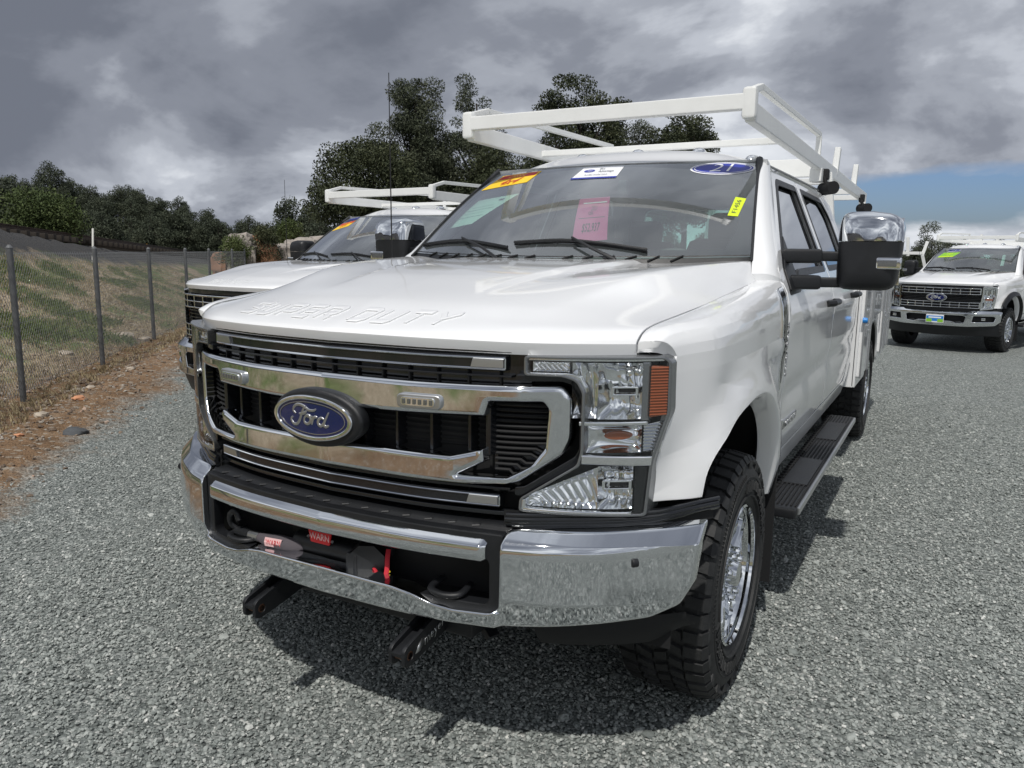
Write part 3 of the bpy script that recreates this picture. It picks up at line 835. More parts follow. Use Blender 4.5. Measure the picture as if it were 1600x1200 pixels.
def build_service_body(root):
    sb = empty('service_body', (0, 4.27, .56)); sb.parent = root
    def add(name, bm, m, sh=32): return fin(name, trans(bm, (0, -4.27, -.56)), m, sb, sh)
    y0, y1 = 4.262, 6.95
    for s in (1, -1):
        side = rpoly([(y0, .60), (4.93, .60), (4.97, .72), (5.05, .86), (5.22, .96), (5.47, .99), (5.72, .96), (5.89, .86), (5.97, .72), (6.0, .60), (y1, .60), (y1, 1.36), (y0, 1.36)], [.01]+[.06]*9+[.01]*3)
        def mp(u, v, w): return (1.0+w, u, v)
        bm = cut(curve_bm([side], .012, .004), .2); warp(bm, mp)
        bm = join([bm, box((.80, y0+.012, .98), (.40, .024, .758), .003), box((.80, y1-.012, .98), (.40, .024, .758), .003), box((.80, (y0+y1)/2, 1.352), (.42, y1-y0, .02), .003), box((.60, (y0+y1)/2, 1.0), (.02, y1-y0-.06, .72))])
        if s < 0: mirror(bm)
        add('body_side', bm, 'paint')
        # compartment doors
        for a, b, c, d in ((4.33, 4.86, .66, 1.30), (5.0, 5.94, 1.04, 1.30), (6.06, 6.46, .66, 1.30), (6.50, 6.90, .66, 1.30)):
            bm = curve_bm([rpoly([(a, c), (b, c), (b, d), (a, d)], .02)], .010, .004); warp(bm, lambda u, v, w: (1.020+w, u, v))
            if s < 0: mirror(bm)
            add('compartment_door', bm, 'paint')
            fr = [beam((1.036, a-.004, c), (1.036, a-.004, d), .010, .016, .002, up=(0, 1, 0)), beam((1.036, b+.004, c), (1.036, b+.004, d), .010, .016, .002, up=(0, 1, 0)), beam((1.030, a, d+.010), (1.030, b, d+.010), .016, .012, .002)]
            bm = join(fr)
            if s < 0: mirror(bm)
            add('door_edge_trim', bm, 'steel')
            bm = join([box((1.036, (a+b)/2, (c+d)/2), (.010, .12, .085), .004), beam((1.045, (a+b)/2-.04, (c+d)/2), (1.045, (a+b)/2+.04, (c+d)/2), .012, .02, .003)])
            if s < 0: mirror(bm)
            add('paddle_latch', bm, 'steel')
        bm = grid(24, 3, lambda u, v: (1.0-.35*v, 5.47-.50*math.cos(PI*u), .58+.40*math.sin(PI*u)))
        if s < 0: mirror(bm)
        add('rear_wheel_liner', bm, 'matte')
    add('bed_floor', box((0, 5.6, .86), (1.2, 2.6, .04)), 'lampgrey'); add('tailgate', box((0, 6.93, 1.1), (1.2, .04, .5), .01), 'paint')
    add('headboard', box((0, y0+.012, 1.08), (1.2, .024, .56), .004), 'paint')
    add('filler_cap', trans(lathe([(0, .022), (.014, .022), (.019, .014), (.019, -.01)], 20), (1.036, 4.30, 1.075)), 'bluecap')
    return sb

# Ford style script ------------------------------------------------------
SCRIPT = [
    [(-.62, -.08), (-.70, -.20), (-.62, -.40), (-.48, -.42), (-.36, -.25), (-.26, .10), (-.16, .40), (-.05, .52)],      # stem of the F, hooked foot
    [(-.50, .10), (-.60, .22), (-.56, .42), (-.40, .56), (-.18, .52), (.05, .36), (.26, .38), (.34, .46)],              # top sweep
    [(-.36, .12), (-.22, .14), (-.10, .22), (-.06, .30)],                                                                # crossbar
    [(-.02, .12), (-.14, -.06), (-.14, -.26), (-.02, -.32), (.10, -.20), (.10, -.02), (.02, .10), (-.06, .06), (.10, .04), (.20, .08)],   # o
    [(.22, .08), (.16, -.32)], [(.20, -.10), (.28, .06), (.38, .06)],                                                    # r
    [(.62, .0), (.52, .06), (.42, -.06), (.42, -.26), (.52, -.32), (.62, -.16), (.80, .36)], [(.70, .10), (.62, -.22), (.68, -.34), (.80, -.26)],   # d
]
def script_bm(sx, sz, r, y, cz, cx=0.0):
    bms = []
    for st in SCRIPT:
        pts = smooth_path([(cx+p[0]*sx, y, cz+p[1]*sz) for p in st], 6); n = len(pts)
        rr = [r*(.62+.5*math.sin(PI*min(1, max(0, i/(n-1))))) for i in range(n)]
        bms.append(tube(pts, rr, 8))
    return join(bms)
def oval_plate(cx, cz, a, b, fn, off, th, bev, m, parent, name, hole=None, n=56):
    loops = [ellipse(cx, cz, a, b, n)]
    if hole: loops.append(ellipse(cx, cz, hole[0], hole[1], n)[::-1])
    bm = cut(curve_bm(loops, th, bev, 2), (.04, .04)); warp(bm, front_map(fn, off)); return fin(name, bm, m, parent, 40)

# embossed hood lettering --------------------------------------------------
def block_letter(ch):
    """stencil letter as thin bars in a unit box, list of polylines"""
    L = {
        'S': [[(1, 1), (.12, 1), (0, .9), (0, .62), (.1, .54), (.9, .5), (1, .4), (1, .1), (.88, 0), (0, 0)]],
        'U': [[(0, 1), (0, .12), (.12, 0), (.88, 0), (1, .12), (1, 1)]],
        'P': [[(0, 0), (0, 1), (.88, 1), (1, .9), (1, .5), (.88, .4), (.22, .4)]],
        'E': [[(1, 1), (.12, 1), (0, .9), (0, .1), (.12, 0), (1, 0)], [(.25, .5), (.92, .5)]],
        'R': [[(0, 0), (0, 1), (.88, 1), (1, .9), (1, .52), (.88, .42), (.3, .42)], [(.55, .28), (1, 0)]],
        'D': [[(0, .02), (0, 1), (.8, 1), (1, .85), (1, .15), (.8, 0), (.2, 0)]],
        'T': [[(0, 1), (1, 1)], [(.5, .82), (.5, 0)]],
        'Y': [[(0, 1), (.5, .5), (1, 1)], [(.5, .34), (.5, 0)]],
    }
    return L[ch]
def stroke_plate(pl, hw):
    """outline of a polyline thickened by hw"""
    P = [Vector(p) for p in pl]; n = len(P); lf = []; rt = []
    for i in range(n):
        d1 = (P[i]-P[i-1]).normalized() if i > 0 else (P[1]-P[0]).normalized()
        d2 = (P[i+1]-P[i]).normalized() if i < n-1 else d1
        n1 = Vector((-d1.y, d1.x)); n2 = Vector((-d2.y, d2.x)); m = (n1+n2).normalized(); k = 1/max(.4, m.dot(n1))
        lf.append(P[i]+m*hw*k); rt.append(P[i]-m*hw*k)
    return [(q.x, q.y) for q in lf]+[(q.x, q.y) for q in reversed(rt)]
# ================================================================ FRONT OF THE 2021 STYLE TRUCK
def fplate(name, loops, off, th, bev, m, parent, fn=G, step=.035, seg=1, sharp=32, both=False, extra=None):
    out = []
    for s in ((1, -1) if both else (1,)):
        bm = cut(curve_bm(loops, th, bev, seg), (step, step)); warp(bm, front_map(fn, off))
        if extra: warp(bm, lambda x, y, z: extra(x, y, z))
        if s < 0: mirror(bm)
        out.append(fin(name, bm, m, parent, sharp))
    return out if both else out[0]
def symmetric(right):  # right half outline from bottom centre to top centre (x>=0), counter clockwise
    return right+[(-x, z) for x, z in reversed(right) if x > 1e-6]

def front_a(root):
    GO = lambda x: G(x)
    # backing of the whole grille
    back = symmetric([(0, .795), (.60, .795), (.60, .86), (.74, .955), (.745, 1.18), (.72, 1.205), (.61, 1.205), (.61, 1.258), (.56, 1.262), (0, 1.27)])
    gr = fplate('grille', [back], .075, .006, .002, 'matte', root)
    # side wall facing the lamps and lower black frame
    rim_o = symmetric([(0, .800), (.585, .800), (.585, .868), (.728, .968), (.738, 1.0), (.738, 1.15), (.722, 1.186), (.69, 1.196), (.604, 1.198), (.60, 1.245), (.57, 1.262), (0, 1.264)])
    rim_i = symmetric([(0, .892), (.45, .890), (.60, .910), (.70, .985), (.722, 1.03), (.722, 1.15), (.70, 1.178), (.60, 1.17), (0, 1.172)])
    fplate('grille_surround', [rpoly(symmetric([(.0, 1.168), (.60, 1.166), (.60, 1.200), (.60, 1.245), (.57, 1.262), (0, 1.262)]), .006),
            ], .045, .010, .003, 'gloss', gr)
    # narrow black channel that outlines the chrome frame
    ch_c = rpoly([(.575, .872), (.59, .868), (.735, .966), (.742, .99), (.742, 1.150), (.724, 1.186), (.69, 1.200), (.575, 1.200), (.575, 1.180), (.68, 1.180), (.706, 1.170), (.722, 1.14), (.722, 1.0), (.712, .978), (.600, .898), (.575, .895)], .006)
    ch_o = rpoly([(.55, .872), (.59, .868), (.735, .966), (.742, .99), (.742, 1.150), (.724, 1.186), (.69, 1.200), (.56, 1.200)], .012)
    ch_i = rpoly([(.575, .895), (.60, .898), (.712, .978), (.722, 1.0), (.722, 1.14), (.706, 1.170), (.68, 1.180), (.575, 1.180)], .01)
    fplate('channel', [ch_c], .020, .020, .004, 'gloss', gr, both=True)
    # ---- chrome double bar frame
    outer = symmetric([(0, .896), (.30, .894), (.445, .894), (.585, .906), (.690, .984), (.709, 1.03), (.709, 1.140), (.688, 1.172), (.60, 1.170), (.30, 1.168), (0, 1.169)])
    hole = symmetric([(0, .973), (.20, .973), (.405, .971), (.497, .996), (.500, .960), (.425, .919), (.560, .922), (.618, .956), (.650, 1.005), (.656, 1.108), (.645, 1.127), (.512, 1.124), (.500, 1.084), (.20, 1.076), (0, 1.076)])
    fr = fplate('chrome_frame', [rpoly(outer, .016, 5), rpoly(hole, [.01]*3+[.002]*2+[.002]+[.01]*40 if False else .006)[::-1]], .006, .026, .015, 'chrome', gr, step=.03, seg=4, sharp=60)
    # raised rib along the frame edge gives the bars their double contour
    edge = [(-.69, 1.0)]
    # side inserts with horizontal louvres
    for s in (1, -1):
        bm = cut(curve_bm([[(.498, .915), (.57, .915), (.66, 1.0), (.665, 1.135), (.498, 1.135)]], .004, 0), (.03, 0)); warp(bm, front_map(G, .055))
        if s < 0: mirror(bm)
        ins = fin('side_insert', bm, 'gloss', gr)
        for k in range(13):
            z = .932+k*.0150
            xr = .652 if z > 1.0 else .575+(z-.925)*1.05
            pts = [(.508+(xr-.508)*i/8, 0, z) for i in range(9)]
            if z < 1.0: pass
            bm = tube([(x, G(x)+.036, z-(.010 if x > xr-.03 and z < 1.0 else 0)) for x, _, z in pts], .0052, 6, flat=.8)
            if s < 0: mirror(bm)
            fin('louvre', bm, 'matte', gr)
        # vertical divider at the end of the centre opening
        bm = box((.503, G(.503)+.030, 1.04), (.016, .05, .13), .003)
        if s < 0: mirror(bm)
        fin('divider', bm, 'gloss', gr)
    # centre fins
    for k in range(9):
        x = -.44+.11*k
        fin('grille_fin', box((x, G(x)+.052, 1.025), (.010, .05, .11), .002), 'gloss', gr)
    for z in [.985+.016*i for i in range(6)]:
        fin('grille_slat', tube([(-.495+.99*i/14, G(-.495+.99*i/14)+.066, z) for i in range(15)], .004, 5), 'matte', gr)
    for z in (1.182, 1.19):
        pass
    for k in range(13):
        x = -.52+.087*k
        fin('grille_fin', box((x, G(x)+.045, 1.19), (.006, .04, .05), .001), 'matte', gr)
        fin('grille_fin', box((x, G(x)+.050, .875), (.006, .04, .03), .001), 'matte', gr)
    # ---- thin bright strips: upper and lower blades with chrome outline
    for zt, zb, xe, xb, nm, tk in ((1.238, 1.210, .546, .455, 'upper_blade', 0), (.864, .837, .534, .445, 'lower_blade', 0)):
        def zz(z, x): return z-(.006 if nm == 'lower_blade' and abs(x) > .38 else 0)*min(1, (abs(x)-.38)/.05 if abs(x) > .38 else 0)
        bl = cut(curve_bm([rpoly([(-xe, zb-.006), (xe, zb-.006), (xe, zt+.006), (-xe, zt+.006)], .004)], .014, .003), (.03, 0)); warp(bl, front_map(G, .022))
        b = fin(nm, bl, 'gloss', gr)
        for z in (zt, zb):
            fin('chrome_line', tube([(x, G(x)+.006, z) for x in [-xe+2*xe*i/40 for i in range(41)]], .0028, 6), 'chrome', gr)
        for s in (1, -1):
            fin('chrome_line', tube([(s*xe, G(xe)+.006, zb), (s*xe, G(xe)+.006, zt)], .0028, 6), 'chrome', gr)
            bm = cut(curve_bm([[(xb, zb+.003), (xe-.004, zb+.003), (xe-.004, zt-.003), (xb+.006, zt-.003)]], .004, .001), (.03, 0)); warp(bm, front_map(G, .006))
            if s < 0: mirror(bm)
            fin('blade_end', bm, 'steel', gr)
    # long horizontal black blades between strips
    for z, h in ((1.258, .012), (1.190, .006), (.884, .008), (.815, .012)):
        fin('grille_blade', warp(cut(curve_bm([[(-.56, z-h/2), (.56, z-h/2), (.56, z+h/2), (-.56, z+h/2)]], .02, .002), (.04, 0)), front_map(G, .03)), 'gloss', gr)
    # strobe lights clipped to the upper bar
    for cx, cz in ((-.405, 1.117), (.328, 1.115)):
        bm = cut(curve_bm([rpoly([(cx-.066, cz-.020), (cx+.066, cz-.020), (cx+.066, cz+.020), (cx-.066, cz+.020)], .018, 6)], .009, .004, 2), (.03, 0)); warp(bm, front_map(G, -.024))
        sl = fin('strobe_light', bm, 'steel', root, 50)
        bm = cut(curve_bm([rpoly([(cx-.050, cz-.012), (cx+.050, cz-.012), (cx+.050, cz+.012), (cx-.050, cz+.012)], .011, 5)], .003, .001, 1), (.03, 0)); warp(bm, front_map(G, -.034))
        fin('strobe_lens', bm, 'reflector', sl, 50)
        for k in range(6):
            x = cx-.040+.016*k; fin('strobe_led', box((x, G(x)-.038, cz), (.009, .004, .014), .001), 'lampgrey', sl)
    # ---- emblem
    EX, EZ = -.012, 1.038
    em = oval_plate(EX, EZ, .168, .0845, G, -.022, .022, .012, 'black', root, 'emblem')
    oval_plate(EX-.008, EZ, .150, .066, G, -.0455, .008, .004, 'chrome', em, 'emblem_ring', (.134, .052))
    oval_plate(EX-.008, EZ, .136, .054, G, -.0460, .003, .001, 'navy', em, 'emblem_field')
    oval_plate(EX-.008, EZ, .126, .0465, G, -.0503, .0006, 0, 'steel', em, 'emblem_line', (.1235, .0445))
    bm = script_bm(.098, .060, .0042, 0, EZ+.001, EX-.018)
    for v in bm.verts: v.co.y = G(v.co.x)-.0500+v.co.y*.45
    fin('emblem_script', bm, 'steel', em, 60)
    # ---- headlights
    HL = [(.598, 1.249), (.904, 1.249), (.917, 1.235), (.918, 1.10), (.888, .967), (.879, .819), (.589, .830), (.591, .866), (.728, .962), (.736, 1.0), (.736, 1.155), (.722, 1.185), (.692, 1.196), (.598, 1.197)]
    for s in (1, -1):
        def fp(name, loops, off, th, bev, m, par, seg=1, step=.03, sharp=32):
            bm = cut(curve_bm(loops, th, bev, seg), (step, step)); warp(bm, lambda u, v, w: (LX(u), GL(LX(u))+off-w, v))
            if s < 0: mirror(bm)
            return fin(name, bm, m, par, sharp)
        hl = fp('headlight', [rpoly(HL, .008)], .085, .004, .001, 'lampgrey', root)
        # bright outer rim of the lamp
        fp('lamp_rim', [rpoly(HL, .010), rpoly(scale_in(HL, .0065), .008)[::-1]], .037, .044, .002, 'lampgrey', hl)
        def refl(name, poly_x0, poly_x1, zb, zt, depth, flute=0, famp=.004, wave=0.0, off=.010, nu=40, nv=24):
            def fn(u, v):
                zb_ = zb(u) if callable(zb) else zb; zt_ = zt(u) if callable(zt) else zt
                x = poly_x0+(poly_x1-poly_x0)*u; z = zb_+(zt_-zb_)*v
                e = min(1.0, 5*min(u, 1-u)); f = min(1.0, 4*min(v, 1-v))
                dd = depth*.62*(e*(2-e))*(f*(2-f))*(.65+.35*math.cos((u-.5)*2.2))
                if flute: dd -= famp*abs(math.sin(PI*flute*(u+.25*v)))*e*f
                if wave: dd -= wave*math.sin(v*9+u*4)*e*f
                return (LX(x), GL(LX(x))+off+dd, z)
            bm = grid(nu, nv, fn)
            if s < 0: mirror(bm)
            return fin(name, bm, 'reflector', hl, 28)
        # upper arm: running light strip
        refl('reflector', .612, .700, 1.207, 1.232, .020, 7, .007, nu=60, off=.014)
        fp('lamp_bezel', [[(.600, 1.236), (.90, 1.236), (.90, 1.248), (.600, 1.248)]], .012, .006, .002, 'reflector', hl)
        fp('lamp_bezel', [[(.600, 1.197), (.70, 1.197), (.72, 1.19), (.735, 1.16), (.735, 1.09), (.742, 1.09), (.742, 1.165), (.73, 1.195), (.705, 1.205), (.600, 1.205)]], .012, .008, .002, 'reflector', hl)
        # main bowl
        refl('reflector', .706, .765, 1.085, 1.232, .040, 3, .010, nu=24, off=.016)
        refl('reflector', .765, .858, 1.083, 1.232, .062, 4, .006, .004, nu=36, off=.012)
        for (cx, cz, a, b_) in ((.822, 1.158, .028, .012), (.812, .905, .032, .013)):
            fp('bulb_shield', [rpoly([(cx-a, cz-b_), (cx+a, cz-b_), (cx+a, cz+b_), (cx-a, cz+b_)], .003), rpoly([(cx-a*.78, cz-b_*.6), (cx+a*.78, cz-b_*.6), (cx+a*.78, cz+b_*.6), (cx-a*.78, cz+b_*.6)], .002)[::-1]], .020, .012, .002, 'reflector', hl)
            fp('bulb_core', [[(cx-a*.6, cz-b_*.45), (cx+a*.6, cz-b_*.45), (cx+a*.6, cz+b_*.45), (cx-a*.6, cz+b_*.45)]], .028, .006, 0, 'matte', hl)
        fp('lamp_divider', [[(.858, 1.080), (.874, 1.080), (.874, 1.235), (.858, 1.235)]], .014, .012, .003, 'lampgrey', hl)
        # amber side marker with fine ribs
        am = fp('amber_marker', [rpoly([(.876, 1.088), (.910, 1.094), (.912, 1.222), (.876, 1.226)], .004)], .004, .008, .003, 'amber', hl)
        for k in range(17):
            z = 1.096+.0077*k; bm = tube([(LX(.877+.033*i/3), GL(LX(.877+.033*i/3))-.0045, z) for i in range(4)], .0022, 5)
            if s < 0: mirror(bm)
            fin('amber_rib', bm, 'amber', hl)
        # bar below the bowl
        fp('lamp_bezel', [[(.730, 1.068), (.874, 1.068), (.874, 1.079), (.730, 1.079)]], .008, .012, .003, 'reflector', hl)
        # turn signal box
        refl('reflector', .738, .858, .992, 1.064, .045, 0, 0, .003, nu=24, off=.016)
        fp('amber_bulb', [ellipse(.806, 1.037, .030, .012, 20)], .030, .008, .004, 'amber', hl, 2)
        fp('lens_ribs', [[(.862, .996), (.897, .990), (.906, 1.078), (.862, 1.066)]], .016, .004, .001, 'reflector', hl)
        for k in range(9):
            z = .999+.0085*k; x1 = .892+.014*(z-.99)/.08; bm = tube([(LX(.864+(x1-.864)*i/3), GL(LX(.864+(x1-.864)*i/3))+.008, z) for i in range(4)], .0026, 5)
            if s < 0: mirror(bm)
            fin('lens_rib', bm, 'reflector', hl)
        fp('lamp_bezel', [rpoly([(.738, .966), (.886, .958), (.888, .984), (.738, .990)], .003)], .004, .012, .004, 'reflector', hl, 2)
        # lower reflector, triangular towards the grille, vertical flutes
        refl('reflector', .606, .770, lambda u: .842-.004*u, lambda u: .872+.082*u, .038, 9, .009, nu=90, off=.014)
        refl('reflector', .770, .845, .838, .956, .060, 4, .007, .005, nu=40, off=.012)
        fp('lamp_bezel', [[(.596, .832), (.848, .824), (.848, .833), (.606, .841), (.606, .866), (.596, .862)]], .006, .012, .003, 'reflector', hl)
        fp('lamp_panel', [[(.850, .826), (.876, .826), (.884, .955), (.850, .955)]], .012, .010, .003, 'gloss', hl)
        fp('headlight_lens', [rpoly(HL, .010)], -.004, 0, 0, 'lens', hl, 1, .025, 0)
    # ---- bumper ------------------------------------------------------
    def bshape(x, y, z):
        ax = abs(x)
        y += .35*(z-.68)**2*.0
        if ax > .56:
            if z > .752: y += (z-.752)*1.35
            if z < .60: y += (.60-z)*.35
        elif z < .60: y += (.60-z)*.12
        return (x, y, z)
    up = lambda x: 0
    outer = [(0, .514), (.25, .512), (.43, .511), (.60, .517), (.75, .534), (.92, .552), (.985, .585), (1.012, .64), (1.022, .74), (1.020, .797), (.94, .792), (.80, .790), (.60, .790), (.574, .782), (.572, .60), (.566, .572), (.545, .558), (.44, .553), (.38, .560), (.315, .580), (.25, .590), (0, .598)]
    ring = outer+[(-x, z) for x, z in reversed(outer) if x > 1e-6]
    bm = cut(curve_bm([rpoly(ring, .012, 4)], .020, .007, 3), (.015, .018)); warp(bm, front_map(B, .012)); warp(bm, bshape)
    bmp = fin('front_bumper', bm, 'chrome', root, 55)
    # upper bright ledge of lower bar
    led = [(-x, z) for x, z in [(.55, .560), (.44, .556), (.38, .563), (.315, .583), (.25, .593), (0, .600)]]+[(x, z) for x, z in [(.25, .593), (.315, .583), (.38, .563), (.44, .556), (.55, .560)]]
    lp = smooth_path([(x, 0, z) for x, z in led], 6)
    def ledge(u, v):
        i = u*(len(lp)-1); p = lp[int(round(i))]; return (p.x, B(p.x)+.004+.046*v, p.z-.010*(1-v)*0-.004+.003*v)
    fin('bumper_ledge', join([grid(len(lp), 3, ledge), grid(len(lp), 2, lambda u, v: Vector(ledge(u, 1))+Vector((0, 0, -.05*v)))]), 'chrome', bmp, 60)
    # rear extension of the corner tops
    def ctop(u, v):
        x = .578+.44*u; return (x, B(x)+.045+.050*v*(1-.5*ss(.9, 1.02, x)), .790+.004*v+.006*ss(.9, 1.02, x))
    # centre bar
    prof = [(.700, .030), (.699, .012), (.701, .004), (.706, .000), (.716, -.001), (.730, -.001), (.741, .000), (.746, .003), (.752, .011), (.759, .021), (.764, .030), (.766, .040)]
    def barf(u, v):
        x = -.530+1.06*u; z, yy = prof[int(round(v*(len(prof)-1)))]; e = ss(0, .010, min(x+.530, .530-x)); return (x, B(x)-.004+yy+.010*(1-e), z+(.733-z)*.12*(1-e))
    bm = join([grid(120, len(prof), barf), grid(2, len(prof), lambda u, v: Vector(barf(0, v))+Vector((0, .03*u, 0))), grid(2, len(prof), lambda u, v: Vector(barf(1, v))+Vector((0, .03*u, 0)))])
    fin('bumper_bar', bm, 'chrome', bmp, 60)
    # black filler between bar and corners
    fplate('bumper_filler', [rpoly([(-.572, .548), (.572, .548), (.572, .776), (-.572, .776)], .01), rpoly([(-.535, .575), (.535, .575), (.535, .705), (-.535, .705)], .02)[::-1]], .036, .020, .004, 'black', bmp, fn=B)
    # step pad with ribs
    def pad(u, v):
        x = -.598+1.196*u; return (x, B(x)+.030+.115*v, .768+.020*ss(0, .35, v)+.004*v)
    sp = fin('step_pad', join([grid(60, 10, pad), grid(60, 2, lambda u, v: Vector(pad(u, 1))+Vector((0, .004, .05*v)))]), 'black', bmp, 60)
    for k in range(15):
        x = -.49+.07*k
        a = Vector(pad((x+.598)/1.196, .16)); b = Vector(pad((x+.012+.598)/1.196, .80))
        fin('pad_rib', tube([a+Vector((-.022, 0, .002)), a+Vector((-.004, .006, .004)), (a+b)/2+Vector((0, 0, .003)), b+Vector((0, 0, .003))], .0048, 6, flat=.8), 'black', bmp)
    # dark trim between lamp and bumper corner
    for s in (1, -1):
        for k, (z, o) in enumerate(((.797, .040), (.808, .034), (.819, .040))):
            bm = tube([(x, max(B(x)+.03, G(x)-.02)+o-.03, z+.010*ss(.85, 1.0, x)) for x in [.56+.46*i/24 for i in range(25)]], .0085, 6)
            if s < 0: mirror(bm)
            fin('bumper_gasket', bm, 'gloss', bmp, 60)
        bm = grid(24, 4, lambda u, v: (.55+.46*u, max(B(.55+.46*u)+.03, G(.55+.46*u)-.02)+.02+.0*v, .770+.06*v))
        if s < 0: mirror(bm)
        fin('bumper_backing', bm, 'matte', bmp, 60)
        bm = grid(20, 3, ctop)
        if s < 0: mirror(bm)
        fin('corner_cap', bm, 'chrome', bmp, 60)
        # small black disc set on the bumper corner
        bm = trans(lathe([(0, -.006), (.010, -.006), (.0125, -.003), (.0125, .01)], 20, 'x'), (0, 0, 0))
        bmesh.ops.rotate(bm, verts=bm.verts, cent=(0, 0, 0), matrix=Matrix.Rotation(R(90-38), 3, 'Z')); trans(bm, (.885, B(.885)-.006, .716))
        if s < 0: mirror(bm)
        fin('bumper_disc', bm, 'black', bmp)
        # valance under the corners
        bm = grid(24, 5, lambda u, v: (.64+.35*u, B(.64+.35*u)+.045+.05*v*v, .545-.10*v*(1-.4*ss(.7, 1, u))))
        if s < 0: mirror(bm)
        fin('bumper_valance', bm, 'matte', bmp, 60)
        # tow hook
        cx = .395
        pts = [(cx-.045, .11, .592), (cx-.045, .055, .588), (cx-.028, .032, .586), (cx+.01, .025, .585), (cx+.045, .036, .587), (cx+.055, .06, .589), (cx+.048, .11, .592)]
        bm = tube(smooth_path(pts, 5), .011, 8, flat=.8)
        if s < 0: mirror(bm)
        fin('tow_hook', bm, 'black', root, 60)
    # cavity behind the centre opening
    fplate('bumper_cavity', [[(-.56, .54), (.56, .54), (.56, .78), (-.56, .78)]], .135, .004, 0, 'matte', bmp, fn=B)
    fin('cavity_floor', grid(30, 3, lambda u, v: (-.56+1.12*u, B(-.56+1.12*u)+.04+.10*v, .556)), 'matte', bmp)
    # ---- winch ---------------------------------------------------------
    wn = empty('winch', (-.05, .07, .60)); wn.parent = root
    def wadd(name, bm, m, sh=32): return fin(name, trans(bm, (.05, -.07, -.60)), m, wn, sh)
    wadd('winch_drum', trans(lathe([(0, -.15), (.034, -.15), (.034, .10), (0, .10)], 28), (-.02, .075, .612)), 'black', 40)
    wadd('winch_plate', box((-.02, .100, .660), (.40, .012, .07), .003), 'black')
    oc = lathe([(0, -.03), (.052, -.03), (.058, -.024), (.058, .04), (0, .045)], 8)
    bmesh.ops.rotate(oc, verts=oc.verts, cent=(0, 0, 0), matrix=Matrix.Rotation(R(22.5), 3, 'X')@Matrix.Rotation(0, 3, 'Z'))
    bmesh.ops.rotate(oc, verts=oc.verts, cent=(0, 0, 0), matrix=Matrix.Rotation(R(-62), 3, 'Z'))
    wadd('gear_housing', trans(oc, (.112, .070, .612)), 'black', 30)
    wadd('clutch_knob', box((.088, .030, .612), (.044, .030, .056), .009), 'black')
    wadd('housing_bolt', trans(lathe([(0, -.012), (.006, -.010), (.009, 0)], 14), (.020, .052, .618)), 'steel')
    wadd('hose', tube(smooth_path([(-.17, .08, .60), (-.05, .065, .583), (.05, .06, .578)], 6), .012, 8), 'black', 60)
    # red maker's plate, trapezoid
    bm = curve_bm([rpoly([(-.037, -.018), (.037, -.018), (.046, .022), (-.046, .022)], .003)], .003, .001); warp(bm, lambda u, v, w: (u-.055, .044-w, v+.652)); wadd('maker_plate', bm, 'red')
    bm = text_bm('WARN', .030, .0006); warp(bm, lambda u, v, w: (u*.85-.055, .0405-w, v+.654)); wadd('lettering', bm, 'paleprint', 0)
    for dx in (-.048, .048): wadd('plate_rivet', trans(lathe([(0, -.004), (.004, -.003), (.005, 0)], 8), (dx-.055, .044, .648)), 'steel')
    # synthetic rope wrapped in its canvas sleeve, thimble and hook
    pts = smooth_path([(-.33, .055, .598), (-.27, .045, .602), (-.21, .036, .608), (-.16, .045, .606), (-.12, .07, .604)], 6)
    wadd('rope_sleeve', tube(pts, [.011+.014*math.sin(PI*i/(len(pts)-1))**.6 for i in range(len(pts))], 12, flat=.9), 'canvas', 60)
    bm = curve_bm([[(-.036, -.013), (.030, -.013), (.038, .015), (-.034, .015)]], .0012, 0); warp(cut(bm, .012), lambda u, v, w: (u-.225, .012-w+abs(v)*.3, v+.610+u*.06)); lb = wadd('sleeve_label', bm, 'paleprint')
    bm = text_bm('WARN', .024, .0004); warp(bm, lambda u, v, w: (u*.85-.222, .0098-w+abs(v)*.3, v+.611+u*.06)); wadd('lettering', bm, 'red', 0)
    wadd('thimble', tube([(-.375, .06, .594), (-.325, .055, .598)], .015, 10), 'steel')
    wadd('hook_link', tube([(-.445, .07, .590), (-.375, .06, .594)], .018, 10), 'black')
    wadd('hook', tube(smooth_path([(-.44, .075, .59), (-.462, .06, .62), (-.45, .05, .655), (-.425, .05, .665), (-.41, .05, .64)], 6), .011, 8), 'black', 60)
    # red strap hanging in the cavity
    fin('strap', tube(smooth_path([(.185, .07, .655), (.192, .055, .635), (.198, .045, .61), (.200, .035, .585), (.196, .03, .570)], 6), .007, 6, flat=.35), 'redstrap', root, 60)
    fin('strap', tube(smooth_path([(.150, .05, .585), (.155, .04, .600), (.170, .035, .590), (.163, .032, .578), (.178, .030, .572), (.190, .030, .580)], 6), .006, 6, flat=.5), 'redstrap', root, 60)
    fin('wire', tube(smooth_path([(.205, .05, .600), (.195, .04, .590), (.212, .035, .580)], 5), .004, 5), 'yellow', root, 60)
    # ---- plow mount ------------------------------------------------------
    pm = empty('plow_mount', (0, .15, .42)); pm.parent = root
    def padd(name, bm, m, sh=32): return fin(name, trans(bm, (0, -.15, -.42)), m, pm, sh)
    padd('cross_tube', beam((-.40, .20, .445), (.42, .20, .445), .09, .10, .01), 'black')
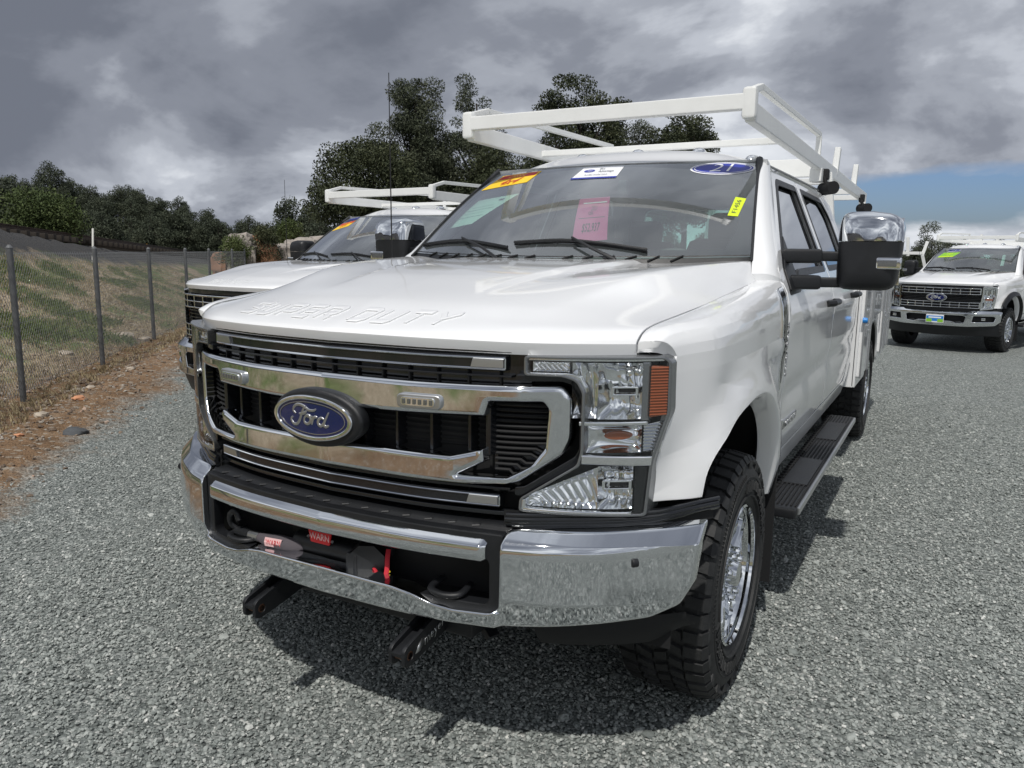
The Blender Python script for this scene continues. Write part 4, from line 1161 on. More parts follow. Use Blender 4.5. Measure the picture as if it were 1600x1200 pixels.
    for cx in (-.275, .300):
        side = [(.24, .52), (.24, .42), (.06, .385), (-.030, .372), (-.048, .380), (-.048, .424), (-.036, .434), (.10, .47)]
        for dx in (-.022, .022):
            bm = curve_bm([rpoly(side, .012), ellipse(-.020, .403, .014, .014, 20)[::-1]], .006, .002); warp(bm, lambda u, v, w: (cx+dx+w, u, v)); padd('mount_plate', bm, 'black')
        padd('mount_web', box((cx, .08, .437), (.044, .26, .012), 0, Matrix.Rotation(R(12), 3, 'X')), 'black')
        padd('pin_bushing', trans(lathe([(.010, -.026), (.015, -.026), (.017, -.022), (.017, .022), (.010, .026)], 20), (cx, -.020, .403)), 'rust')
    padd('support_arm', beam((.36, .28, .42), (.43, .26, .36), .02, .05, .004, up=(0, 1, 0)), 'black')
    padd('support_arm', beam((-.16, .26, .42), (-.12, .25, .36), .02, .05, .004, up=(0, 1, 0)), 'black')
    bm = text_bm('meyer', .042, .0006); warp(bm, lambda u, v, w: (.300+.022+.0072+w, .095+u*.95, .430+v+u*.22)); padd('lettering', bm, 'steel', 0)
    bm = curve_bm([[(-.10, -.008), (-.075, -.014), (-.052, .004), (-.066, .018), (-.085, .006)]], .0006, 0); warp(bm, lambda u, v, w: (.300+.022+.0072+w, .095+u*.95, .430+v+u*.22)); padd('maker_mark', bm, 'steel', 0)
    # ---- hood lettering -----------------------------------------------
    word = 'SUPER DUTY'; cw = .054; gap = .026; x = 0; pos = []
    for ch in word:
        if ch == ' ': x += .045; continue
        pos.append((ch, x)); x += cw+gap+.004
    tot = x-gap
    for ch, px_ in pos:
        bms = []
        for pl in block_letter(ch):
            # slight italic; unit box to size
            P = [(p[0]*cw, p[1]*.031) for p in pl]
            b = cut(curve_bm([stroke_plate(P, .0044)], .0026, .0018, 1), .02)
            bms.append(b)
        bm = join(bms)
        sc = .80/tot
        def mp(u, v, w):
            xx = -.455+(px_+u+v*.45)*sc
            d = .062+v*2.7
            return (xx, GH(xx)+d-(w+.0022)*.55, HD(xx, d)+(w+.0022)*.85)
        warp(bm, mp); fin('hood_letter', bm, 'paint', root, 40)
    # ---- fender vent badge, side badge ----------------------------------
    for s in (1, -1):
        vb = panel('vent_badge', [rpoly([(1.455, 1.325), (1.545, 1.325), (1.555, 1.20), (1.535, 1.03), (1.50, .985), (1.475, 1.03), (1.455, 1.20)], .012)], side_map(-.002), 'chrome', root, .010, .004, (.03, .03), 2, 40, s)
        panel('vent_inlay', [rpoly([(1.470, 1.285), (1.535, 1.285), (1.541, 1.20), (1.524, 1.05), (1.505, 1.015), (1.487, 1.05), (1.470, 1.20)], .008)], side_map(.006), 'gloss', vb, .003, .001, (.03, .03), 1, 34, s)
        bm = text_bm('SUPER DUTY', .040, .002); warp(bm, lambda u, v, w: (XF(1.5, 1.15)+.012+w, 1.505+v*s*1.0, 1.152+u*.92))
        if s < 0: mirror(bm)
        fin('lettering', bm, 'steel', vb, 0)
        bb = panel('side_badge', [rpoly([(1.70, .79), (2.02, .79), (2.02, .825), (1.70, .825)], .008)], side_map(.001), 'lampgrey', root, .005, .002, (.05, .03), 1, 34, s)
        bm = text_bm('POWER STROKE', .032, .002); warp(bm, lambda u, v, w: (XF(1.86, .81)+.008+w, 1.865+u*s*.95, .8075+v))
        if s < 0: mirror(bm)
        fin('lettering', bm, 'steel', bb, 0)
        panel('side_badge_block', [rpoly([(1.63, .785), (1.69, .785), (1.69, .84), (1.63, .84)], .004)], side_map(.001), 'chrome', root, .006, .002, (.05, .03), 1, 34, s)
    # ---- antenna on the passenger side ---------------------------------
    an = fin('antenna', tube([(-.905, 1.50, 1.40), (-.912, 1.505, 1.9), (-.918, 1.51, 2.36)], [.0035, .003, .002], 6), 'matte', root)
    fin('antenna_base', trans(lathe([(0, .03), (.008, .03), (.016, 0), (.018, -.015)], 16, 'z'), (-.905, 1.50, 1.40)), 'black', an)

def sticker(ws_obj, root, corners, off, m, texts=(), name='windshield_sticker', ell=False, aspect=2.0):
    """flat sheet on the glass plus its printing; texts: (body, u, v, height, material, width scale, shear)"""
    if ell: lp = [(.5+.5*math.cos(2*PI*i/36), .5+.5*math.sin(2*PI*i/36)) for i in range(36)]
    else: lp = [(0, 0), (1, 0), (1, 1), (0, 1)]
    bm = cut(curve_bm([lp], 0.0, 0), .125); warp(bm, ws_quad(corners, off)); o = fin(name, bm, m, ws_obj, 0)
    for k, (body, u, v, h, mm, wsc, sh) in enumerate(texts):
        if body == '#rect': bm = curve_bm([[(u-wsc/2, v-h/2), (u+wsc/2, v-h/2), (u+wsc/2, v+h/2), (u-wsc/2, v+h/2)]], 0, 0); cut(bm, .125); nm = 'print'
        elif body == '#oval': bm = cut(curve_bm([ellipse(u, v, wsc/2, h/2, 30)], 0, 0), .125); nm = 'print'
        elif body == '#ring': bm = curve_bm([ellipse(u, v, wsc/2, h/2, 36), ellipse(u, v, wsc/2*.965, h/2*.93, 36)[::-1]], 0, 0); cut(bm, .125); nm = 'print'
        else:
            bm = text_bm(body, 1.0, 0.0, sh)
            for q in bm.verts: q.co = Vector((u+q.co.x*h*wsc, v+q.co.y*h, 0))
            cut(bm, .125); nm = 'lettering'
        warp(bm, ws_quad(corners, off+.0012+.0004*k)); fin(nm, bm, mm, ws_obj, 0)
    return o

def decals_a(root, ws_obj):
    T = .0015
    # year oval
    c = [(.60, .812), (.985, .80), (.985, .965), (.60, .975)]
    sticker(ws_obj, root, c, T, 'whiteprint', [('#oval', .5, .5, .86, 'blueprint', .93, 0), ('#ring', .5, .5, .80, 'whiteprint', .88, 0), ('21', .49, .50, .86, 'whiteprint', .44, .25)], 'year_sticker', True)
    # white certified panel with blue foot
    c = [(-.175, .800), (.150, .806), (.150, .968), (-.150, .966)]
    sticker(ws_obj, root, c, T, 'whiteprint', [('#rect', .5, .06, .12, 'blueprint', 1.0, 0), ('#oval', .25, .66, .24, 'blueprint', .26, 0), ('Ford', .25, .66, .18, 'whiteprint', .35, .3), ('Blue', .53, .80, .20, 'darkprint', .38, 0), ('Advantage', .67, .58, .24, 'darkprint', .36, 0), ('Ford Blue Certified Vehicle', .50, .30, .15, 'darkprint', .32, 0)], 'certified_sticker')
    # red and yellow banner
    c = [(-.940, .706), (-.538, .795), (-.510, .956), (-.875, .913)]
    sticker(ws_obj, root, c, T, 'yellow', [('#rect', .5, .80, .30, 'red', .90, 0), ('DIESEL', .5, .795, .34, 'yellow', .42, .25), ('4x4', .5, .34, .70, 'red', .38, .35)], 'banner_sticker')
    # stock number
    c = [(.872, .355), (.922, .345), (.953, .520), (.898, .540)]
    o = sticker(ws_obj, root, c, T, 'lime')
    bm = text_bm('F1456', 1.0, 0.0)
    for q in bm.verts: q.co = Vector((.5-q.co.y*.62, .5+q.co.x*.30, 0))
    warp(bm, ws_quad(c, T+.0012)); fin('lettering', bm, 'darkprint', ws_obj, 0)
    # pink price sheet inside the glass
    c = [(.115, .165), (.300, .190), (.178, .62), (-.012, .60)]
    sticker(ws_obj, root, c, -.02, 'pink', [('2021', .55, .72, .17, 'canvas', .6, .2), ('#rect', .5, .50, .012, 'canvas', .8, 0), ('#rect', .55, .86, .025, 'whiteprint', .75, 0), ('F250', .45, .60, .11, 'matte', .7, .2), ('$52,937', .5, .27, .26, 'matte', .62, .15)], 'price_sheet')
    sticker(ws_obj, root, [(-.965, .30), (-.74, .36), (-.56, .72), (-.92, .64)], -.03, 'sheet', [('#rect', .5, .30, .012, 'canvas', .8, 0), ('#rect', .5, .55, .012, 'canvas', .8, 0), ('#rect', .45, .66, .008, 'canvas', .6, 0), ('#rect', .45, .42, .008, 'canvas', .6, 0), ('#rect', .75, .84, .06, 'canvas', .12, 0)], 'window_sheet')

# ================================================================ FRONT OF THE 2023 STYLE TRUCKS
def front_b(root, plate):
    gr = fplate('grille', [symmetric([(0, .80), (.70, .80), (.70, 1.24), (0, 1.262)])], .075, .006, .002, 'matte', root)
    # chrome bars; each row: outline with window holes
    def bar(z0, z1, xo, rows, holes, nm='grille_bar'):
        o = rpoly(symmetric([(0, z0), (xo, z0), (xo, z1), (0, z1)]), .01); lp = [o]
        for (a, b, c, d) in holes: lp.append(rpoly([(a, c), (b, c), (b, d), (a, d)], .006)[::-1])
        return fplate(nm, lp, -.004, .016, .005, 'chrome', gr, step=.06, seg=2)
    def cells(za, zb, xo, n, sk=0):
        out = []; w = 2*xo/n
        for k in range(n): out.append((-xo+k*w+.008, -xo+(k+1)*w-.008, za, zb))
        return out
    bar(1.085, 1.205, .70, 2, cells(1.150, 1.188, .69, 9)+cells(1.098, 1.138, .69, 9))
    bar(.835, .945, .70, 2, cells(.895, .932, .69, 9)+cells(.848, .884, .69, 9))
    for z in (.97, 1.0, 1.03, 1.06): fin('grille_slat', warp(cut(curve_bm([[(-.69, z-.004), (.69, z-.004), (.69, z+.004), (-.69, z+.004)]], .01, .002), (.06, 0)), front_map(G, .03)), 'gloss', gr)
    fin('grille_blade', warp(cut(curve_bm([[(-.70, 1.212), (.70, 1.212), (.70, 1.245), (-.70, 1.25)]], .01, .002), (.06, 0)), front_map(G, .03)), 'gloss', gr)
    em = oval_plate(0, 1.02, .185, .078, G, -.030, .02, .008, 'chrome', root, 'emblem', None)
    oval_plate(0, 1.02, .140, .053, G, -.052, .004, .001, 'navy', em, 'emblem_field')
    bm = script_bm(.115, .060, .006, 0, 1.021, -.008)
    for v in bm.verts: v.co.y = G(v.co.x)-.058+v.co.y*.45
    fin('emblem_script', bm, 'steel', em, 60)
    HL = [(.715, 1.235), (.895, 1.235), (.915, 1.21), (.915, 1.08), (.885, .83), (.70, .80), (.70, .90), (.715, 1.1)]
    for s in (1, -1):
        def fp(name, loops, off, th, bev, m, par, seg=1, step=.04, sharp=32):
            bm = cut(curve_bm(loops, th, bev, seg), (step, step)); warp(bm, front_map(G, off))
            if s < 0: mirror(bm)
            return fin(name, bm, m, par, sharp)
        hl = fp('headlight', [rpoly(HL, .02)], .05, .004, .001, 'reflector', root)
        fp('lamp_rim', [rpoly(HL, .02), rpoly(scale_in(HL, .024), .012)[::-1]], -.002, .02, .004, 'chrome', hl)
        for x0, x1, z0, z1 in ((.735, .80, 1.02, 1.20), (.80, .875, 1.05, 1.20), (.745, .865, .85, .965)):
            def fn(u, v):
                x = x0+(x1-x0)*u; z = z0+(z1-z0)*v; e = min(1, 4*min(u, 1-u)); f = min(1, 4*min(v, 1-v))
                return (x, G(x)+.012+.045*e*f-.006*abs(math.sin(u*9))*e, z)
            bm = grid(18, 12, fn)
            if s < 0: mirror(bm)
            fin('reflector', bm, 'reflector', hl, 28)
        fp('amber_marker', [[(.870, .93), (.895, .93), (.908, 1.10), (.885, 1.10)]], .006, .008, .002, 'amber', hl)
        fp('amber_marker', [[(.76, .985), (.85, .985), (.86, 1.015), (.76, 1.015)]], .02, .006, .002, 'amber', hl)
        fp('headlight_lens', [rpoly(HL, .02)], -.004, 0, 0, 'lens', hl, 1, .04, 0)
    # bumper
    outer = symmetric([(0, .50), (.55, .50), (.75, .515), (.95, .53), (1.01, .60), (1.02, .76), (1.0, .79), (.60, .80), (.56, .775), (0, .765)])
    holes = [rpoly([(a*.50, .585), (a*.30, .600), (a*.10, .600), (0, .600)], .004) for a in (1,)]
    h1 = rpoly([(-.50, .575), (-.36, .565), (-.28, .595), (.28, .595), (.36, .565), (.50, .575), (.52, .68), (.48, .70), (-.48, .70), (-.52, .68)], .015)
    h2 = rpoly([(.62, .59), (.93, .60), (.95, .68), (.92, .70), (.64, .70)], .015)
    bm = cut(curve_bm([rpoly(outer, .02), h1[::-1], h2[::-1], mirx(h2)[::-1]], .022, .008, 2), (.05, .05)); warp(bm, front_map(B, .012))
    warp(bm, lambda x, y, z: (x, y+max(0, z-.745)*1.3, z))
    bmp = fin('front_bumper', bm, 'chrome', root, 50)
    fplate('bumper_cavity', [symmetric([(0, .52), (.98, .54), (1.0, .76), (0, .76)])], .075, .004, 0, 'matte', bmp, fn=B)
    for s in (1, -1):
        bm = trans(box((0, 0, 0), (.07, .03, .05), .008), (.78, B(.78)+.03, .645))
        if s < 0: mirror(bm)
        fin('fog_lamp', bm, 'reflector', bmp)
        bm = tube(smooth_path([(.36, .10, .59), (.36, .02, .588), (.40, .0, .588), (.45, .02, .59), (.45, .10, .59)], 4), .012, 6)
        if s < 0: mirror(bm)
        fin('tow_hook', bm, 'gloss', root, 60)
    def val(u, v):
        x = -1.0+2*u; return (x, B(x)+.025+.05*v+.02*v*v, .515+.02*abs(x)-.20*v)
    fin('bumper_valance', join([grid(50, 5, val), grid(50, 3, lambda u, v: Vector(val(u, 1))+Vector((0, .25*v, .02*v)))]), 'black', bmp, 60)
    fin('bumper_gasket', grid(50, 3, lambda u, v: (-.98+1.96*u, max(B(-.98+1.96*u)+.05, G(-.98+1.96*u)+.02), .77+.06*v)), 'matte', bmp, 60)
    # hood lettering
    bm = text_bm('SUPER DUTY', .062, .004, .2, space=1.35); bm = cut(bm, .03)
    warp(bm, lambda u, v, w: (u*1.12, GH(u*1.12)+.09+v*2.0-(w)*.55, HD(u*1.12, .09+v*2.0)+(w-.001)*.85)); fin('hood_letters', bm, 'paint', root, 30)
    if plate:
        bm = curve_bm([rpoly([(-.155, -.075), (.155, -.075), (.155, .075), (-.155, .075)], .01)], .003, .001); warp(bm, lambda u, v, w: (u+.02, -.035-w, v+.625)); pl = fin('dealer_plate', bm, 'whiteprint', root)
        for (x0, x1, z0, z1, m) in ((-.145, .145, .0, .045, 'blueprint'), (-.145, -.05, -.055, -.005, 'green'), (.05, .145, -.055, -.005, 'green'), (-.045, .045, -.05, -.005, 'bluecap')):
            bm = curve_bm([[(x0, z0), (x1, z0), (x1, z1), (x0, z1)]], .0005, 0); warp(bm, lambda u, v, w: (u+.02, -.0395-w, v+.625)); fin('print', bm, m, pl)
    # black arch mouldings for the heavier chassis
    for s in (1, -1):
        def lipf(u, v):
            i = u*(len(ARCHS)-1); k = int(min(i, len(ARCHS)-2)); t = i-k
            y = ARCHS[k][0]*(1-t)+ARCHS[k+1][0]*t; z = ARCHS[k][1]*(1-t)+ARCHS[k+1][1]*t
            dy, dz = y-.95, z-.46; L = math.hypot(dy, dz); q = [.0, .012, .050, .055][int(round(v*3))]; ox = [.0, .045, .020, -.004][int(round(v*3))]
            return (XF(y, z)+ox, y+dy/L*q, z+dz/L*q)
        bm = grid(60, 4, lipf)
        if s < 0: mirror(bm)
        if plate: fin('arch_moulding', bm, 'black', root, 50)

def copy_tree(o, parent):
    c = o.copy(); col.objects.link(c); c.parent = parent
    for ch in o.children: copy_tree(ch, c)
    return c

# ---------------------------------------------------------------- assemble
truck = empty('pickup_truck', (0, 0, 0))
build_body(truck); build_rack(truck); build_service_body(truck)
shared = list(truck.children)
trucks = []
for loc, rz in (((-3.75, 2.80, -.078), R(-5)), ((1.32, 15.07, -.235), R(-17.6))):
    t = empty('pickup_truck', loc, rz)
    for ch in shared: copy_tree(ch, t)
    trucks.append(t)
front_a(truck)
decals_a(truck, [c for c in truck.children if c.name.startswith('windshield') and not c.name.startswith('windshield_')][0])
front_b(trucks[0], False)
shared_b = [c for c in trucks[0].children if c.name.split('.')[0] in ('grille', 'emblem', 'headlight', 'front_bumper', 'tow_hook', 'hood_letters')]
for ch in shared_b: copy_tree(ch, trucks[1])
def front_extras(root):
    """dealer plate and black arch mouldings of the far truck"""
    bm = curve_bm([rpoly([(-.155, -.075), (.155, -.075), (.155, .075), (-.155, .075)], .01)], .003, .001); warp(bm, lambda u, v, w: (u+.02, -.035-w, v+.625)); pl = fin('dealer_plate', bm, 'whiteprint', root)
    for (x0, x1, z0, z1, m) in ((-.148, .148, -.005, .050, 'bluecap'), (-.148, -.05, -.066, -.006, 'green'), (.05, .148, -.066, -.006, 'green'), (-.048, .048, -.05, -.006, 'bluecap'), (-.11, .11, .008, .032, 'whiteprint')):
        bm = curve_bm([[(x0, z0), (x1, z0), (x1, z1), (x0, z1)]], .0005, 0); warp(bm, lambda u, v, w: (u+.02, -.0395-.0006*(m == 'whiteprint')-w, v+.625)); fin('print', bm, m, pl)
    for s in (1, -1):
        def lipf(u, v):
            i = u*(len(ARCHS)-1); k = int(min(i, len(ARCHS)-2)); t = i-k
            y = ARCHS[k][0]*(1-t)+ARCHS[k+1][0]*t; z = ARCHS[k][1]*(1-t)+ARCHS[k+1][1]*t
            dy, dz = y-.95, z-.46; L = math.hypot(dy, dz); q = [.0, .012, .075, .085][int(round(v*3))]; ox = [.0, .060, .030, -.004][int(round(v*3))]
            return (XF(y, z)+ox, y+dy/L*q, z+dz/L*q)
        bm = grid(60, 4, lipf)
        if s < 0: mirror(bm)
        fin('arch_moulding', bm, 'black', root, 50)
front_extras(trucks[1])
_blk = None
for t in trucks:                                    # their mirror caps are plain black
    for ch in t.children:
        for g in ch.children:
            if g.name.startswith('mirror_cap'):
                g.data = g.data.copy(); g.data.materials[0] = M['black']
                g.modifiers.clear() if False else None
tag(truck, 'white crew cab service truck in front, chrome double bar grille, winch in its bumper', 'pickup truck', 'white service trucks with ladder racks')
tag(trucks[0], 'white pickup half hidden left of the front truck, orange and yellow sticker on its windshield', 'pickup truck', 'white service trucks with ladder racks')
tag(trucks[1], 'white truck far right across the gravel with blue and green plate on its chrome bumper', 'pickup truck', 'white service trucks with ladder racks')
# stickers on the other two windshields
def ws_of(t): return [c for c in t.children if c.name.split('.')[0] == 'windshield'][0]
sticker(ws_of(trucks[0]), trucks[0], [(-.93, .60), (-.60, .74), (-.60, .90), (-.90, .80)], .0015, 'yellow', [('#rect', .5, .80, .36, 'red', .96, 0), ('LOADED', .5, .80, .30, 'yellow', .40, .2), ('4X4', .5, .34, .56, 'red', .42, .2)], 'banner_sticker')
sticker(ws_of(trucks[0]), trucks[0], [(-.88, .84), (-.62, .92), (-.62, .985), (-.86, .93)], .0015, 'blueprint', (), 'year_sticker')
sticker(ws_of(trucks[0]), trucks[0], [(.74, .42), (.80, .42), (.84, .60), (.78, .61)], .0015, 'lime')
sticker(ws_of(trucks[1]), trucks[1], [(-.80, .80), (-.40, .86), (-.40, .97), (-.76, .95)], .0015, 'whiteprint', [('#oval', .5, .5, .85, 'blueprint', .92, 0), ('24', .5, .5, .75, 'whiteprint', .4, .2)], 'year_sticker', True)
sticker(ws_of(trucks[1]), trucks[1], [(-.90, .52), (-.48, .58), (-.36, .80), (-.82, .76)], .0015, 'green', [('DIESEL', .5, .75, .34, 'lime', .36, .1), ('#rect', .5, .12, .14, 'lime', .95, 0), ('4X4', .5, .42, .34, 'lime', .5, .1)], 'banner_sticker')
# ================================================================ GROUND, BANK, FENCE, TREES
import numpy as np
FD = Vector((-.655, .755)).normalized(); FN = Vector((-FD.y, FD.x)); FN = FN if FN.x < 0 else -FN    # along the fence, away from the lot
P1 = Vector((-6.49, 2.61))
def ts(x, y):
    q = Vector((x, y))-P1; return q.dot(FD), q.dot(FN)
def from_ts(t, s):
    q = P1+FD*t+FN*s; return q.x, q.y
def rail_z(t):
    return max(.2, min(2.15, 1.90-.0283*(t-13.8)))
def hz(x, y):
    t, s = ts(x, y)
    z = -.235*ss(6, 15, y)-.6*ss(16, 60, y)*0
    z += -.078*ss(-1.7, -2.7, x)*(1-ss(6, 15, y))*(1-ss(-2.0, -.6, s))
    if s > -1.6:
        edge = ss(-1.5, -.9, s)
        n = noise.noise(Vector((x*1.6, y*1.6, 0)))*.035+noise.noise(Vector((x*5, y*5, 3)))*.018
        z += edge*(n+.02)-.05*math.exp(-((s+.12)/.12)**2)
        zr = rail_z(t); foot = .42*zr
        if s <= 2.9: z += foot*ss(-.1, 2.9, s)**1.0*(.6+.4*max(0, s)/2.9)
        elif s <= 4.7: z += foot+(zr-foot)*((s-2.9)/1.8)
        elif s <= 8.2: z += zr
        else: z += zr*(1-ss(8.2, 11.5, s))
        if s > 8: z -= .235*0
    # wooded hill on the left, far away
    dxy = math.hypot(x-CX, y-CY)
    azm = math.degrees(math.atan2(x-CX, y-CY))
    hill = 5.2*ss(45, 120, dxy)*(1-ss(-50, -36, azm))*ss(10, 25, s)
    z += hill
    if dxy > 150: z += 0
    return z
# one ground sheet, fine near the camera and coarse towards the horizon
def axis(n, near, far, c):
    out = []
    for i in range(-n, n+1):
        a = i/n; out.append(c+math.copysign(near*abs(a)*n*.18+far*abs(a)**5, a))
    return out
xs_ = axis(150, .9, 900, -1.5); ys_ = axis(150, .9, 900, 3.0)
verts = []; nx = len(xs_); ny = len(ys_)
for y in ys_:
    for x in xs_: verts.append((x, y, hz(x, y)))
faces = [(j*nx+i, j*nx+i+1, (j+1)*nx+i+1, (j+1)*nx+i) for j in range(ny-1) for i in range(nx-1)]
me = bpy.data.meshes.new('ground'); me.from_pydata(verts, [], faces)
def ground_mat():
    m, t, b = mat('ground_gravel_and_dirt')
    pos = t.n('ShaderNodeNewGeometry').outputs['Position']
    sp = t.n('ShaderNodeSeparateXYZ', i_0=pos); X, Y = sp.outputs[0], sp.outputs[1]
    s = t.math('ADD', t.math('MULTIPLY', t.math('SUBTRACT', X, P1.x), FN.x), t.math('MULTIPLY', t.math('SUBTRACT', Y, P1.y), FN.y))
    warpn = t.noise(pos, 1.1, 5, .6); wf = t.noise(pos, 7, 4, .6)
    s2 = t.math('ADD', s, t.math('ADD', t.math('MULTIPLY', t.math('SUBTRACT', warpn, .5), 1.1), t.math('MULTIPLY', t.math('SUBTRACT', wf, .5), .5)))
    # gravel: angular chips
    vor = t.n('ShaderNodeTexVoronoi', i_Vector=pos, i_Scale=62.0); vor2 = t.n('ShaderNodeTexVoronoi', i_Vector=pos, i_Scale=27.0)
    ch = t.n('ShaderNodeSeparateColor', i_0=vor.outputs['Color']).outputs[0]; ch2 = t.n('ShaderNodeSeparateColor', i_0=vor2.outputs['Color']).outputs[1]
    g = t.ramp(ch, [(0, (.115, .130, .125)), (.35, (.22, .243, .232)), (.7, (.335, .36, .345)), (.93, (.44, .46, .44)), (1, (.64, .65, .62))])
    edge = t.math('MULTIPLY', t.math('SUBTRACT', vor.outputs['Distance'], .35), 1.6, True)
    g = t.mix(t.math('MULTIPLY', edge, .5), g, (.05, .056, .054))
    big = t.noise(pos, .38, 6, .65)
    g = t.mix(t.math('MULTIPLY', t.math('SUBTRACT', big, .42), 1.6, True), g, t.mix(.5, g, (.15, .165, .155)))
    # dirt
    dn = t.noise(pos, 3.2, 8, .68); df = t.noise(pos, 30, 5, .7)
    d = t.ramp(dn, [(.30, (.11, .058, .028)), (.45, (.24, .135, .065)), (.58, (.33, .20, .11)), (.72, (.40, .30, .20))])
    d = t.mix(t.math('MULTIPLY', df, .8), d, (.15, .115, .08))
    chips = t.math('MULTIPLY', t.math('SUBTRACT', ch2, .80), 6, True)
    d = t.mix(t.math('MULTIPLY', chips, .8), d, (.40, .36, .30))
    # field with grass
    fn_ = t.noise(pos, .9, 6, .6); fg = t.noise(pos, 18, 5, .7)
    f = t.ramp(fg, [(.3, (.23, .18, .115)), (.5, (.42, .34, .235)), (.7, (.58, .50, .38))])
    gr_ = t.ramp(fg, [(.3, (.085, .12, .035)), (.6, (.17, .22, .075)), (.8, (.29, .32, .14))])
    f = t.mix(t.math('MULTIPLY', t.math('SUBTRACT', fn_, .46), 9, True), f, gr_)
    # ballast bank
    bl = t.ramp(t.noise(pos, 45, 5, .75), [(.3, (.032, .033, .036)), (.5, (.066, .066, .068)), (.75, (.13, .125, .118))])
    bl = t.mix(t.math('MULTIPLY', t.math('SUBTRACT', dn, .55), 3, True), bl, (.12, .105, .085))
    far = t.ramp(t.noise(pos, .12, 6, .6), [(.35, (.035, .045, .02)), (.6, (.075, .08, .035)), (.8, (.17, .14, .075))])
    def step(v, a, w_): return t.math('MULTIPLY', t.math('SUBTRACT', v, a), 1/w_, True)
    c = t.mix(step(s2, -1.35, .35), g, d)
    c = t.mix(step(s2, .10, .5), c, f)
    c = t.mix(step(s2, 3.45, .5), c, bl)
    c = t.mix(step(s2, 8.4, 1.0), c, far)
    farY = t.math('MULTIPLY', t.math('SUBTRACT', Y, 48), .1, True)
    c = t.mix(farY, c, far)
    t.put(b.inputs['Base Color'], c); b.inputs['Roughness'].default_value = .93; b.inputs['Specular IOR Level'].default_value = .25
    h = t.math('ADD', t.math('MULTIPLY', vor.outputs['Distance'], -.012), t.math('MULTIPLY', vor2.outputs['Distance'], -.014))
    h = t.math('ADD', h, t.math('MULTIPLY', df, .02))
    h = t.math('ADD', h, t.math('MULTIPLY', ch, .008))
    bp = t.n('ShaderNodeBump', i_Strength=1.0, i_Distance=1.0, i_Height=h)
    t.put(b.inputs['Normal'], bp.outputs[0]); return m
M['ground'] = ground_mat()
gnd = fin_me('ground', me, 'ground', None, 0); tag(gnd, 'grey green gravel lot with a brown dirt edge and a grassy railway bank', 'ground', kind='structure')

# ---- loose stones --------------------------------------------------------
def stone_mesh(name, seed, flat=.55, m='stone'):
    rnd = random.Random(seed); bm = bmesh.new(); bmesh.ops.create_icosphere(bm, subdivisions=1, radius=.5)
    for v in bm.verts:
        v.co *= rnd.uniform(.72, 1.15); v.co.z *= flat; v.co.y *= rnd.uniform(.7, .95)
    me = bpy.data.meshes.new(name); bm.to_mesh(me); bm.free()
    if m: me.materials.append(M[m])
    return me
def stone_mat(name, stops, geo=False):
    m, t, b = mat(name); oi = t.n('ShaderNodeObjectInfo').outputs['Random']
    tc = t.n('ShaderNodeTexCoord').outputs['Object']
    c = t.ramp(oi, stops); c = t.mix(t.math('MULTIPLY', t.noise(tc, 3.0, 4, .7), .55), c, (.15, .155, .148))
    t.put(b.inputs['Base Color'], c); b.inputs['Roughness'].default_value = .85; b.inputs['Specular IOR Level'].default_value = .3
    return m
M['stone'] = stone_mat('gravel_stone', [(0, (.12, .138, .132)), (.25, (.225, .252, .240)), (.6, (.345, .375, .357)), (.88, (.46, .49, .465)), (.975, (.57, .59, .56)), (1, (.80, .80, .76))])
M['dirtstone'] = stone_mat('bank_stone', [(0, (.10, .06, .035)), (.4, (.21, .14, .09)), (.75, (.33, .27, .21)), (.95, (.42, .38, .33)), (1, (.52, .30, .19))])
M['rock'] = simple('bank_rock', (.36, .31, .25), .9, bump=1.0, bscale=25, var=.35, vscale=8)
M['rockdark'] = simple('dark_slab', (.07, .075, .08), .9, bump=1.0, bscale=25, var=.3, vscale=8)
M['rockred'] = simple('orange_rock', (.50, .24, .13), .9, bump=1.0, bscale=25, var=.25, vscale=10)
